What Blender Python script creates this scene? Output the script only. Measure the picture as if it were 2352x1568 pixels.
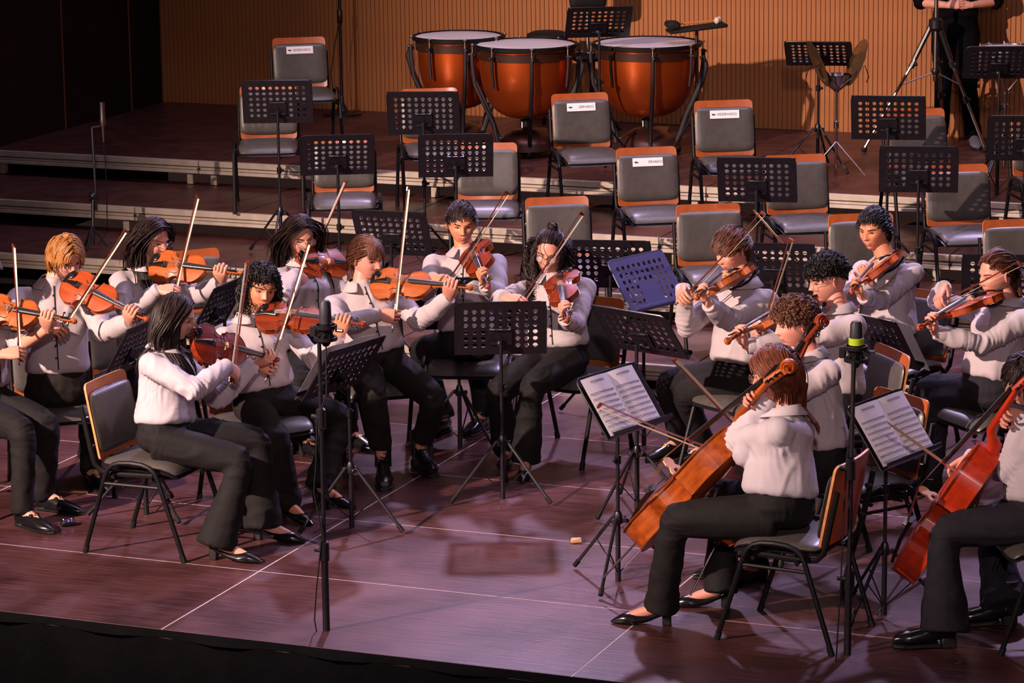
import bpy, math, random
import numpy as np
from mathutils import Vector, Matrix, noise
from mathutils.bvhtree import BVHTree

for o in list(bpy.data.objects):
    bpy.data.objects.remove(o, do_unlink=True)
SC = bpy.context.scene
COL = SC.collection
V = Vector
rnd = random.Random(7)

# ------------------------------------------------------------------ camera
FPX, CYAW, CPIT, CROL = 7127.09, -0.3861, 0.2110, -0.0121
CAM = V((6.6015, -12.9487, 4.2245))
_cy, _sy, _cp, _sp = math.cos(CYAW), math.sin(CYAW), math.cos(CPIT), math.sin(CPIT)
CW = V((_sy * _cp, _cy * _cp, -_sp))
_r0 = V((_cy, -_sy, 0))
_u0 = _r0.cross(CW)
CR = _r0 * math.cos(CROL) + _u0 * math.sin(CROL)
CU = _u0 * math.cos(CROL) - _r0 * math.sin(CROL)
cd = bpy.data.cameras.new('camera')
cd.sensor_width = 36.0
cd.lens = 36.0 * FPX / 2352.0
cd.clip_end = 200
cam = bpy.data.objects.new('camera', cd)
COL.objects.link(cam)
cam.matrix_world = Matrix(((CR.x, CU.x, -CW.x, CAM.x), (CR.y, CU.y, -CW.y, CAM.y), (CR.z, CU.z, -CW.z, CAM.z), (0, 0, 0, 1)))
SC.camera = cam

# ------------------------------------------------------------------ world, lights, exposure
SC.view_settings.view_transform = 'Standard'
SC.view_settings.look = 'None'
SC.view_settings.gamma = 1.0
SC.view_settings.use_curve_mapping = False
SC.view_settings.exposure = 0.0
wd = bpy.data.worlds.new('hall_dark')
wd.use_nodes = True
wd.node_tree.nodes['Background'].inputs[0].default_value = (0.30, 0.16, 0.15, 1)
wd.node_tree.nodes['Background'].inputs[1].default_value = 0.07
SC.world = wd


def spot(name, loc, target, power, color, angle, blend, size):
    l = bpy.data.lights.new(name, 'SPOT')
    l.energy = power
    l.color = color
    l.spot_size = math.radians(angle)
    l.spot_blend = blend
    l.shadow_soft_size = size
    o = bpy.data.objects.new(name, l)
    COL.objects.link(o)
    o.location = loc
    o.rotation_euler = (V(target) - V(loc)).to_track_quat('-Z', 'Y').to_euler()
    return o


# warm front-of-house key from the left balcony, lavender back lights over the risers
spot('front_of_house_spot', (-5.5, -9.5, 7.2), (2.0, 6.8, 1.0), 20500, (1.0, 0.72, 0.61), 44, 0.65, 0.10)
spot('front_of_house_spot', (7.5, -15.0, 7.0), (0.8, 2.0, 0.6), 3300, (1.0, 0.76, 0.76), 26, 0.8, 0.25)
spot('back_spot', (3.2, 9.6, 7.6), (1.9, 0.2, 0.3), 3700, (0.68, 0.54, 1.0), 58, 0.6, 0.22)
spot('back_spot', (-2.6, 9.6, 7.6), (-0.2, 1.2, 0.3), 1900, (0.80, 0.58, 0.98), 58, 0.6, 0.22)
_l = bpy.data.lights.new('stage_wash', 'AREA')
_l.shape = 'RECTANGLE'
_l.size, _l.size_y = 7.0, 3.0
_l.energy = 220
_l.spread = math.radians(105)
_l.color = (0.80, 0.68, 1.0)
_o = bpy.data.objects.new('stage_wash', _l)
COL.objects.link(_o)
_o.location = (0.5, 5.2, 8.5)


# ------------------------------------------------------------------ pixel helpers (photograph calibrated as 2352x1568)
def ray(px, py):
    return CW + CR * ((px - 1176.0) / FPX) - CU * ((py - 784.0) / FPX)


def onz(px, py, z):
    d = ray(px, py)
    return CAM + d * ((z - CAM.z) / d.z)


def at(px, py, dep):
    return CAM + ray(px, py) * dep


def depth(p):
    return (V(p) - CAM).dot(CW)


def pix(p):
    d = V(p) - CAM
    k = FPX / d.dot(CW)
    return 1176 + k * d.dot(CR), 784 - k * d.dot(CU)


CWH = V((CW.x, CW.y, 0)).normalized()
CRH = V((CWH.y, -CWH.x, 0))


def facing(deg):
    """horizontal direction; 0 looks to the photographer, +90 to stage right of the picture"""
    a = math.radians(deg)
    return -CWH * math.cos(a) + CRH * math.sin(a)


def yaw_of(v):
    return math.atan2(-v.x, v.y)      # rotation about z that turns +Y into v


def reach(p0, px, py, L, near):
    """point on the ray of a pixel at distance L from p0"""
    d = ray(px, py).normalized()
    o = CAM - p0
    b = o.dot(d)
    c = o.dot(o) - L * L
    q = b * b - c
    if q < 0:
        return CAM + d * (-b)
    s = math.sqrt(q)
    return CAM + d * (-b - s if near else -b + s)


# ------------------------------------------------------------------ materials
def srgb(h):
    h = h.lstrip('#')
    r = []
    for i in (0, 2, 4):
        c = int(h[i:i + 2], 16) / 255
        r.append(c / 12.92 if c <= .04045 else ((c + .055) / 1.055) ** 2.4)
    return (*r, 1)


MATS = {}


def mat(name, col, rough=.5, metal=0., spec=.5, var=0.0, vscale=8., bump=0., bscale=60., coat=0., stretch=None, col2=None, emit=0, dist=.002):
    if name in MATS:
        return MATS[name]
    m = bpy.data.materials.new(name)
    m.use_nodes = True
    nt = m.node_tree
    b = nt.nodes['Principled BSDF']
    c = srgb(col)
    b.inputs['Base Color'].default_value = c
    b.inputs['Roughness'].default_value = rough
    b.inputs['Metallic'].default_value = metal
    b.inputs['Specular IOR Level'].default_value = spec
    b.inputs['Coat Weight'].default_value = coat
    b.inputs['Coat Roughness'].default_value = .12
    if emit:
        b.inputs['Emission Color'].default_value = c
        b.inputs['Emission Strength'].default_value = emit
    tc = nt.nodes.new('ShaderNodeTexCoord')
    mp = nt.nodes.new('ShaderNodeMapping')
    nt.links.new(tc.outputs['Object'], mp.inputs['Vector'])
    if stretch:
        mp.inputs['Scale'].default_value = stretch
    n1 = nt.nodes.new('ShaderNodeTexNoise')
    n1.inputs['Scale'].default_value = vscale
    n1.inputs['Detail'].default_value = 4
    nt.links.new(mp.outputs[0], n1.inputs['Vector'])
    mx = nt.nodes.new('ShaderNodeMix')
    mx.data_type = 'RGBA'
    v = max(var, .02)
    c2 = srgb(col2) if col2 else tuple(x * (1 - v) for x in c[:3]) + (1,)
    c1 = c if col2 else tuple(min(1, x * (1 + v)) for x in c[:3]) + (1,)
    mx.inputs[6].default_value = c1
    mx.inputs[7].default_value = c2
    rp = nt.nodes.new('ShaderNodeMapRange')
    rp.inputs[1].default_value = .32
    rp.inputs[2].default_value = .68
    nt.links.new(n1.outputs['Fac'], rp.inputs[0])
    nt.links.new(rp.outputs[0], mx.inputs[0])
    nt.links.new(mx.outputs[2], b.inputs['Base Color'])
    if bump:
        n2 = nt.nodes.new('ShaderNodeTexNoise')
        n2.inputs['Scale'].default_value = bscale
        n2.inputs['Detail'].default_value = 3
        nt.links.new(mp.outputs[0], n2.inputs['Vector'])
        bp = nt.nodes.new('ShaderNodeBump')
        bp.inputs['Strength'].default_value = bump
        bp.inputs['Distance'].default_value = dist
        nt.links.new(n2.outputs['Fac'], bp.inputs['Height'])
        nt.links.new(bp.outputs[0], b.inputs['Normal'])
    MATS[name] = m
    return m


M_black = mat('black_powder_coat', '#17141a', .34, 0, .5, .2, 30)
M_blacksat = mat('black_satin_steel', '#121013', .48, 0, .18, .2, 20)
M_rubber = mat('black_rubber', '#0d0c0d', .7, 0, .3)
M_chrome = mat('chrome', '#c9c5c6', .16, 1, .5, .05)
M_steel = mat('brushed_steel', '#8d8582', .35, 1, .5, .1)
M_ply = mat('beech_plywood', '#a8562d', .35, 0, .5, .16, 9, stretch=(1, 8, 1), coat=.3, col2='#934822')
M_plyedge = mat('plywood_edge', '#c98a58', .5, 0, .4, .2, 40)
M_vinyl = mat('charcoal_vinyl', '#47423f', .38, 0, .5, .12, 25, bump=.25, bscale=420, dist=.0006)
M_paper = mat('sheet_paper', '#e9e2e4', .7, 0, .2, .03)
M_ink = mat('print_ink', '#5d5560', .7, 0, .2)
M_inkd = mat('dark_print', '#2b2830', .7, 0, .2)
M_alu = mat('aluminium_rail', '#b3a596', .42, .35, .5, .10, 14, bump=.15, bscale=200)
M_aludark = mat('rail_groove', '#2e2623', .6, .2, .3)
M_deck = mat('riser_deck', '#52302b', .42, 0, .4, .25, 6, bump=.2, bscale=150, col2='#3e211d')
M_void = mat('black_cloth', '#08070a', .9, 0, .1, .3, 6, bump=.5, bscale=14, dist=.02)
M_seam = mat('pale_floor_seam', '#c2aead', .6, 0, .3, .2, 30)
M_walls = mat('oak_slat', '#9c6236', .62, 0, .3, .12, 5, stretch=(6, 6, .4), col2='#8d552c')
M_wallb = mat('wall_groove', '#6e4326', .8, 0, .2)
M_shirt = mat('white_cotton', '#ab9fa2', .75, 0, .25, .05, 9, bump=.25, bscale=14, dist=.010)
M_shirt2 = mat('ivory_cotton', '#c6bab4', .75, 0, .25, .05, 9, bump=.35, bscale=24, dist=.006)
M_shirt3 = mat('cool_white_cotton', '#b3a9b1', .72, 0, .25, .05, 9, bump=.25, bscale=14, dist=.010)
M_collarin = mat('dark_placket', '#1a1a20', .7, 0, .3)
M_pant = mat('black_wool', '#141113', .8, 0, .25, .2, 14, bump=.3, bscale=30, dist=.006)
M_pant2 = mat('brown_black_wool', '#191413', .8, 0, .25, .2, 14, bump=.3, bscale=30, dist=.006)
M_denim = mat('black_denim', '#1b1820', .82, 0, .25, .18, 22, bump=.3, bscale=60, dist=.004)
M_leather = mat('black_leather', '#131115', .22, 0, .5, .2, 30, bump=.1, bscale=90)
M_sole = mat('shoe_sole', '#0c0b0c', .6)
M_knit = mat('grey_canvas', '#57535c', .7, 0, .2, .1)
SKIN = {'l': mat('fair_skin', '#c98d77', .48, 0, .35, .05, 14), 'm': mat('tan_skin', '#c4805f', .48, 0, .35, .05, 14), 'p': mat('rosy_skin', '#cc8a77', .48, 0, .35, .06, 14)}
M_lip = mat('lips', '#b0595a', .4)
M_eye = mat('eye_white', '#a8968e', .3)
M_iris = mat('dark_iris', '#1b1210', .2)
HAIR = {'blond': mat('blond_hair', '#a9713c', .5, 0, .28, .3, 30, col2='#7d4d26'),
        'dark': mat('dark_brown_hair', '#2a1a18', .5, 0, .28, .3, 30, col2='#170d0d'),
        'black': mat('black_hair', '#16110f', .5, 0, .28, .3, 30, col2='#0b0808'),
        'brown': mat('brown_hair', '#5a3524', .5, 0, .28, .3, 30, col2='#3c2117'),
        'light': mat('light_brown_hair', '#6b432f', .5, 0, .28, .3, 30, col2='#4a2b1e'),
        'red': mat('red_brown_hair', '#713a22', .5, 0, .28, .3, 30, col2='#4c2414')}
M_ebony = mat('ebony', '#141013', .3, 0, .5, .2, 30)
M_hairbow = mat('bow_hair', '#d9c9a8', .6)
M_stick = mat('pernambuco', '#5a1f12', .3, 0, .5, .2, 20, coat=.3)
M_bridge = mat('maple_bridge', '#c99a6d', .5)
M_string = mat('steel_string', '#b8b2ac', .25, .9)
M_drumhead = mat('drum_head', '#cdc6cc', .5, 0, .4, .05)
M_kettle = mat('copper_kettle', '#c9581f', .34, .85, .5, .10, 4, coat=.5)
M_brass = mat('cymbal_bronze', '#8a6a4a', .3, .8)
M_screen = mat('chrome_dark', '#6b6468', .2, .9)
M_lime = mat('lime_band', '#a8c21c', .5)
M_led = mat('blue_led', '#4a30ff', .4, emit=4)
M_gold = mat('gilt', '#c79b3a', .3, .8)
M_mallet = mat('felt_mallet', '#cbb7a4', .8)


def varnish(name, a, b):
    return mat(name, a, .42, 0, .4, .25, 7, coat=.10, col2=b, stretch=(5, 1, 5))


VARN = {'or': varnish('orange_varnish', '#a4461a', '#8c350f'), 'am': varnish('amber_varnish', '#a95724', '#904414'),
        'rd': varnish('red_varnish', '#8f2a0e', '#731d0a'), 'br': varnish('brown_varnish', '#7d2d10', '#5f1f0b'),
        'ce': varnish('flamed_amber_varnish', '#a84f10', '#7d3208'), 'cr': varnish('bright_red_varnish', '#b8300c', '#9c2408')}


# ------------------------------------------------------------------ mesh builder
class MB:
    def __init__(s):
        s.v, s.f, s.m = [], [], []

    def add(s, vs, fs, m=0):
        k = len(s.v)
        s.v += [tuple(p) for p in vs]
        s.f += [tuple(i + k for i in f) for f in fs]
        s.m += [m] * len(fs)

    def box(s, c, size, ch=None, M=None, m=0):
        hx, hy, hz = size[0] / 2, size[1] / 2, size[2] / 2
        if ch is None:
            ch = min(hx, hy, hz) * .25
        vs, idx = [], {}
        for a in (-1, 1):
            for b in (-1, 1):
                for d in (-1, 1):
                    for ax in range(3):
                        p = [a * (hx - ch), b * (hy - ch), d * (hz - ch)]
                        p[ax] = (a * hx, b * hy, d * hz)[ax]
                        idx[(a, b, d, ax)] = len(vs)
                        vs.append(V(p))
        fs = []
        for ax in range(3):
            o1, o2 = [i for i in range(3) if i != ax]
            for sg in (-1, 1):
                q = []
                for u, w in ((-1, -1), (1, -1), (1, 1), (-1, 1)):
                    k = [0, 0, 0]
                    k[ax], k[o1], k[o2] = sg, u, w
                    q.append(idx[(*k, ax)])
                fs.append(q)
                for w in (-1, 1):
                    if sg:
                        pass
        for ax in range(3):          # edges along axis ax
            o1, o2 = [i for i in range(3) if i != ax]
            for u in (-1, 1):
                for w in (-1, 1):
                    k1, k2 = [0, 0, 0], [0, 0, 0]
                    k1[ax], k1[o1], k1[o2] = -1, u, w
                    k2[ax], k2[o1], k2[o2] = 1, u, w
                    fs.append([idx[(*k1, o1)], idx[(*k2, o1)], idx[(*k2, o2)], idx[(*k1, o2)]])
        for a in (-1, 1):
            for b in (-1, 1):
                for d in (-1, 1):
                    fs.append([idx[(a, b, d, 0)], idx[(a, b, d, 1)], idx[(a, b, d, 2)]])
        c = V(c)
        vs = [(M @ p if M else p) + c for p in vs]
        # orient outwards
        out = []
        for f in fs:
            p = [vs[i] for i in f]
            n = (p[1] - p[0]).cross(p[2] - p[0])
            ce = sum(p, V((0, 0, 0))) / len(p)
            out.append(f if n.dot(ce - c) > 0 else f[::-1])
        s.add(vs, out, m)

    def tube(s, path, r, n=8, cap=True, m=0, flat=None, ref=None):
        """path of points, radius or list; flat=(a,b) scales the section axes, ref = section x axis"""
        P = [V(p) for p in path]
        k = len(P)
        R = [r] * k if not hasattr(r, '__len__') else list(r)
        T = []
        for i in range(k):
            t = P[min(i + 1, k - 1)] - P[max(i - 1, 0)]
            T.append(t.normalized() if t.length > 1e-9 else V((0, 0, 1)))
        x = V(ref) if ref is not None else (V((0, 0, 1)).cross(T[0]) if abs(T[0].z) < .95 else V((1, 0, 0)))
        fa, fb = flat if flat else (1, 1)
        vs, fs = [], []
        for i in range(k):
            x = x - T[i] * x.dot(T[i])
            x.normalize()
            y = T[i].cross(x)
            ri = R[i]
            ra, rb = (ri if hasattr(ri, '__len__') else (ri * fa, ri * fb))
            for j in range(n):
                a = 2 * math.pi * j / n
                vs.append(P[i] + x * (ra * math.cos(a)) + y * (rb * math.sin(a)))
        for i in range(k - 1):
            for j in range(n):
                j2 = (j + 1) % n
                fs.append((i * n + j, i * n + j2, (i + 1) * n + j2, (i + 1) * n + j))
        if cap:
            fs.append(tuple(range(n))[::-1])
            fs.append(tuple((k - 1) * n + j for j in range(n)))
        s.add(vs, fs, m)

    def lathe(s, prof, n=24, M=None, m=0, cap=False):
        vs, fs = [], []
        k = len(prof)
        for r, z in prof:
            for j in range(n):
                a = 2 * math.pi * j / n
                p = V((r * math.cos(a), r * math.sin(a), z))
                vs.append(M @ p if M else p)
        for i in range(k - 1):
            for j in range(n):
                j2 = (j + 1) % n
                fs.append((i * n + j, i * n + j2, (i + 1) * n + j2, (i + 1) * n + j))
        if cap and prof[0][0] > 1e-6:
            fs.append(tuple(range(n))[::-1])
        if cap and prof[-1][0] > 1e-6:
            fs.append(tuple((k - 1) * n + j for j in range(n)))
        s.add(vs, fs, m)

    def ball(s, c, r, n=12, k=8, m=0, M=None):
        rr = r if hasattr(r, '__len__') else (r, r, r)
        vs, fs = [], []
        c = V(c)
        for i in range(k + 1):
            b = math.pi * i / k
            for j in range(n):
                a = 2 * math.pi * j / n
                p = V((rr[0] * math.sin(b) * math.cos(a), rr[1] * math.sin(b) * math.sin(a), rr[2] * math.cos(b)))
                vs.append((M @ p if M else p) + c)
        for i in range(k):
            for j in range(n):
                j2 = (j + 1) % n
                fs.append((i * n + j, (i + 1) * n + j, (i + 1) * n + j2, i * n + j2))
        s.add(vs, fs, m)

    def rings(s, R, m=0, cap=True, closed=True):
        n = len(R[0])
        vs = [p for r in R for p in r]
        fs = []
        for i in range(len(R) - 1):
            for j in range(n if closed else n - 1):
                j2 = (j + 1) % n
                fs.append((i * n + j, i * n + j2, (i + 1) * n + j2, (i + 1) * n + j))
        if cap:
            fs.append(tuple(range(n))[::-1])
            fs.append(tuple((len(R) - 1) * n + j for j in range(n)))
        s.add(vs, fs, m)

    def prism(s, poly, M, t, m=0):
        """flat outline (x,y) extruded by t along local z, placed with M"""
        n = len(poly)
        vs = [M @ V((x, y, 0)) for x, y in poly] + [M @ V((x, y, t)) for x, y in poly]
        fs = [tuple(range(n))[::-1], tuple(range(n, 2 * n))] + [(i, (i + 1) % n, n + (i + 1) % n, n + i) for i in range(n)]
        s.add(vs, fs, m)

    def shift(s, d):
        s.v = [(p[0] - d[0], p[1] - d[1], p[2] - d[2]) for p in s.v]
        return s

    def mesh(s, name, mats, smooth=True, ang=40):
        me = bpy.data.meshes.new(name)
        me.from_pydata(s.v, [], s.f)
        if not isinstance(mats, (list, tuple)):
            mats = [mats]
        for q in mats:
            me.materials.append(q)
        if len(mats) > 1:
            me.polygons.foreach_set('material_index', s.m)
        if smooth:
            me.polygons.foreach_set('use_smooth', [True] * len(me.polygons))
            me.set_sharp_from_angle(angle=math.radians(ang))
        me.update()
        return me

    def build(s, name, mats, parent=None, smooth=True, ang=40):
        return link(name, s.mesh(name, mats, smooth, ang), parent)


def link(name, me, parent=None, M=None):
    o = bpy.data.objects.new(name, me)
    COL.objects.link(o)
    if parent is not None:
        o.parent = parent
    if M is not None:
        o.matrix_local = M
    return o


def tag(o, label=None, cat=None, group=None, kind=None):
    if label:
        o['label'] = label
    if cat:
        o['category'] = cat
    if group:
        o['group'] = group
    if kind:
        o['kind'] = kind
    return o


def thing(name, label, cat, loc=(0, 0, 0), rotz=0, group=None, M=None):
    o = bpy.data.objects.new(name, None)
    COL.objects.link(o)
    o.empty_display_size = .1
    if M is not None:
        o.matrix_world = M
    else:
        o.location = loc
        o.rotation_euler = (0, 0, rotz)
    return tag(o, label, cat, group)


def spawn(kit, root, over=None):
    """kit: list of (name, mesh, parent index or None, local matrix or None)"""
    made = []
    for i, (n, me, pi, M) in enumerate(kit):
        Mi = M
        if over and i in over:
            Mi = over[i]
        made.append(link(n, me, root if pi is None else made[pi], Mi))
    return made


def T(x, y, z):
    return Matrix.Translation((x, y, z))


# ------------------------------------------------------------------ the setting
LV = [0.0, .15, .33, .52, .71]
TY = [None, 4.35, 5.5, 6.5, 7.5]
WALLY, LEFTX = 10.32, -6.05
XR = 4.6


def floor_mat():
    m = bpy.data.materials.new('stage_floor')
    m.use_nodes = True
    nt = m.node_tree
    b = nt.nodes['Principled BSDF']
    tc = nt.nodes.new('ShaderNodeTexCoord')
    geo = nt.nodes.new('ShaderNodeNewGeometry')
    mp = nt.nodes.new('ShaderNodeMapping')
    mp.inputs['Scale'].default_value = (1.0, 22, 1)
    nt.links.new(geo.outputs['Position'], mp.inputs['Vector'])
    n1 = nt.nodes.new('ShaderNodeTexNoise')
    n1.inputs['Scale'].default_value = 3.5
    n1.inputs['Detail'].default_value = 6
    nt.links.new(mp.outputs[0], n1.inputs['Vector'])
    n2 = nt.nodes.new('ShaderNodeTexNoise')
    n2.inputs['Scale'].default_value = 2.2
    n2.inputs['Detail'].default_value = 5
    nt.links.new(geo.outputs['Position'], n2.inputs['Vector'])
    cr = nt.nodes.new('ShaderNodeValToRGB')
    cr.color_ramp.elements[0].position = .36
    cr.color_ramp.elements[0].color = srgb('#2c1413')
    cr.color_ramp.elements[1].position = .64
    cr.color_ramp.elements[1].color = srgb('#5f3c3e')
    ad = nt.nodes.new('ShaderNodeMath')
    ad.operation = 'ADD'
    h1 = nt.nodes.new('ShaderNodeMath')
    h1.operation = 'MULTIPLY'
    h1.inputs[1].default_value = .5
    h2 = nt.nodes.new('ShaderNodeMath')
    h2.operation = 'MULTIPLY'
    h2.inputs[1].default_value = .5
    nt.links.new(n1.outputs['Fac'], h1.inputs[0])
    nt.links.new(n2.outputs['Fac'], h2.inputs[0])
    nt.links.new(h1.outputs[0], ad.inputs[0])
    nt.links.new(h2.outputs[0], ad.inputs[1])
    nt.links.new(ad.outputs[0], cr.inputs[0])
    nt.links.new(cr.outputs[0], b.inputs['Base Color'])
    rr = nt.nodes.new('ShaderNodeMapRange')
    rr.inputs[3].default_value = .26
    rr.inputs[4].default_value = .44
    nt.links.new(n2.outputs['Fac'], rr.inputs[0])
    nt.links.new(rr.outputs[0], b.inputs['Roughness'])
    b.inputs['Specular IOR Level'].default_value = .35
    bp = nt.nodes.new('ShaderNodeBump')
    bp.inputs['Strength'].default_value = .25
    bp.inputs['Distance'].default_value = .004
    nt.links.new(n1.outputs['Fac'], bp.inputs['Height'])
    nt.links.new(bp.outputs[0], b.inputs['Normal'])
    return m


M_floor = floor_mat()
mb = MB()
mb.box((-.8, 3.0, -.0512), (10.8, 8.0, .10), .0005)
floor = tag(mb.build('floor', M_seam), kind='structure')
mb = MB()
mb.box((0, 0, 0), (1.9915, .9915, .016), .0006)
pm = mb.mesh('floor_panel', M_floor, False)
for i in range(-3, 3):
    for j in range(-1, 6):
        link('floor_panel', pm, floor, T(i * 2 + 1, j + .5, -.008))
# stage skirt and the dark pit before it
mb = MB()
n = 90
for z0, z1, y0, y1 in ((.004, -.03, -1.012, -1.03), (-.03, -1.3, -1.03, -1.06)):
    top = [(-6.2 + 10.8 * i / n, y0 - .0 * i, z0) for i in range(n + 1)]
    bot = [(-6.2 + 10.8 * i / n, y1 - .025 * math.sin(i * 1.3) - .01, z1) for i in range(n + 1)]
    mb.add(top + bot, [(i, i + 1, n + 2 + i, n + 1 + i) for i in range(n)])
mb.box((-.8, -.98, -.65), (10.8, .05, 1.2))
tag(mb.build('trim_1', M_void), kind='structure')
mb = MB()
mb.box((-.8, -5.0, -1.35), (12, 8, .1))
tag(mb.build('floor', mat('pit_floor', '#0b0a0c', .8)), kind='structure')

# back wall of vertical slats, left wall
mb = MB()
mb.box((-.7, WALLY + .07, 2.7), (11.0, .1, 4.4), .004)
wall = tag(mb.build('wall_back', M_wallb, smooth=False), kind='structure')
mb = MB()
mb.box((0, 0, 0), (.0352, .03, 4.2), .0025)
sm = mb.mesh('slat', M_walls, False)
x = LEFTX + .02
while x < 3.6:
    link('slat', sm, wall, T(x, WALLY + .027, LV[4] + 2.1))
    x += .0385
mb = MB()
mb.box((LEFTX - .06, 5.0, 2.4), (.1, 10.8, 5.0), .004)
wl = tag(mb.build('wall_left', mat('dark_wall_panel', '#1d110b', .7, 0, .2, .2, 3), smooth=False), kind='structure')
mb = MB()
mb.box((0, 0, 0), (.012, .012, 4.2), .002)
for k in range(9):
    link('panel_joint', mb.mesh('panel_joint', M_wallb, False) if k == 0 else jm, wl, T(LEFTX - .008, 1.0 + k * 1.1, 2.6))
    if k == 0:
        jm = bpy.data.meshes['panel_joint']

# riser tiers: deck panels, extruded aluminium rails with grooves, square legs
LEGM = MB()
LEGM.box((0, 0, 0), (.055, .055, 1.0), .004)
XJ = -4.22
TIERNAMES = ['', 'lowest riser tier just behind the seated players', 'second riser tier carrying empty chairs', 'third riser tier with the reserved chairs', 'topmost riser tier carrying the kettledrums, up to the wall']
for k in (1, 2, 3, 4):
    z, y0 = LV[k], TY[k]
    y1 = TY[k + 1] + .14 if k < 4 else WALLY
    root = thing('stage_riser', TIERNAMES[k], 'stage riser', (0, y0, 0))
    mbp = MB()
    legh = z - .10 - LV[k - 1]
    if k == 1:
        legh = z - .10
    lm = None
    if legh > .02:
        q = MB()
        q.box((0, 0, 0), (.05, .05, legh), .003)
        lm = q.mesh('leg', M_alu, False)
    xs = [XJ - 2 + 2 * i for i in range(0, 6)]
    if k == 1:
        xs = [XJ + .95 + 2 * i for i in range(0, 4)]
    dd = y1 - y0
    ny = max(1, round(dd))
    for x in xs:
        x0, x1 = max(x, LEFTX), min(x + 2, XR)
        if x1 - x0 < .1:
            continue
        for j in range(ny):
            q = MB()
            q.box(((x0 + x1) / 2, (j + .5) * dd / ny, z - .012), (x1 - x0 - .008, dd / ny - .006, .022), .003)
            q.build('deck_panel', M_deck, root, False)
        q = MB()
        w = x1 - x0 - .006
        cx = (x0 + x1) / 2
        q.box((cx, -.006, z - .022), (w, .034, .044), .003)
        q.box((cx, -.004, z - .060), (w, .030, .020), .003)
        q.box((cx, -.006, z - .086), (w, .034, .026), .003)
        q.box((cx, .006, z - .050), (w, .02, .09), .001, m=1)
        rl = q.build('rail', [M_alu, M_aludark], root, False)
        q = MB()
        q.box((x0 + .004, -.012, z - .060), (.022, .04, .016), .003)
        q.build('coupling', M_aludark, rl, False)
        if lm:
            for xx in (x0 + .10, x1 - .10):
                for yy in (.05,):
                    link('leg', lm, root, T(xx, yy, z - .10 - legh / 2 + .002))


# ------------------------------------------------------------------ chairs
def padgrid(w, h, t, bulge, nx=10, ny=10, curve=0., roll=0.):
    """cushion lying in x/y, thickness t in z; curve bends it about y, roll drops the front edge"""
    m = MB()
    top, bot = [], []
    for j in range(ny + 1):
        for i in range(nx + 1):
            u, v = -1 + 2 * i / nx, -1 + 2 * j / ny
            uu = math.copysign(1 - (1 - abs(u)) ** 1.8, u)
            vv = math.copysign(1 - (1 - abs(v)) ** 1.8, v)
            cr = 1 - .08 * (abs(uu) ** 6) * (abs(vv) ** 6)
            x, y = uu * w / 2 * cr, vv * h / 2 * cr
            e = max(0, 1 - abs(uu) ** 8) ** .5 * max(0, 1 - abs(vv) ** 8) ** .5
            zc = curve * (uu * uu) - roll * max(0, vv - .45) ** 2 * 3.3
            top.append((x, y, zc + t / 2 * e + bulge * (1 - uu * uu) * (1 - vv * vv) * e))
            bot.append((x, y, zc - t / 2 * e))
    W = nx + 1
    fs = []
    for j in range(ny):
        for i in range(nx):
            a = j * W + i
            fs.append((a, a + 1, a + W + 1, a + W))
            b = a + len(top)
            fs.append((b, b + W, b + W + 1, b + 1))
    m.add(top + bot, fs)
    return m


def boardgrid(w, h, t, curve, r=.04, nx=14):
    """upright plywood board in x/z with rounded corners, bent about z"""
    m = MB()
    out = []
    for cx, cz, a0 in ((w / 2 - r, h - r, 0), (-w / 2 + r, h - r, 90), (-w / 2 + r * .6, r * .6, 180), (w / 2 - r * .6, r * .6, 270)):
        rr = r if cz > h / 2 else r * .6
        for k in range(5):
            a = math.radians(a0 + 22.5 * k)
            out.append((cx + rr * math.cos(a), cz + rr * math.sin(a)))
    # scan columns for a bent board
    cols = []
    us = [-1, -.985, -.96, -.92, -.86, -.7, -.45, -.15, .15, .45, .7, .86, .92, .96, .985, 1]
    nx = len(us) - 1
    for i in range(nx + 1):
        x = w / 2 * us[i]
        d = max(0, r - (w / 2 - abs(x)))
        zt = h - (r - math.sqrt(max(0, r * r - d * d)))
        d2 = max(0, r * .6 - (w / 2 - abs(x)))
        zb = r * .6 - math.sqrt(max(0, (r * .6) ** 2 - d2 * d2))
        y = curve * (2 * x / w) ** 2
        cols.append(((x, y, zb), (x, y, zt), (x, y - t, zt), (x, y - t, zb)))
    vs = [p for c in cols for p in c]
    fs, k = [], nx + 1
    for i in range(nx):
        a, b = i * 4, i * 4 + 4
        fs += [(a, b, b + 1, a + 1), (a + 2, b + 2, b + 3, a + 3)]
    m.add(vs, [f[::-1] for f in fs])
    fe = []
    for i in range(nx):
        a, b = i * 4, i * 4 + 4
        fe += [(a + 1, b + 1, b + 2, a + 2), (a + 3, b + 3, b, a)]
    fe += [(0, 1, 2, 3), (nx * 4 + 3, nx * 4 + 2, nx * 4 + 1, nx * 4)]
    m.add(vs, [f[::-1] for f in fe], 1)
    return m


def arch(x, half):
    """half of the rounded A-shaped side frame: 1 front, -1 rear"""
    s = half
    p = [(x, s * .275, .012), (x, s * .145, .405), (x, s * .128, .438), (x, s * .10, .462), (x, s * .06, .474), (x, 0, .478)]
    return p


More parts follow.
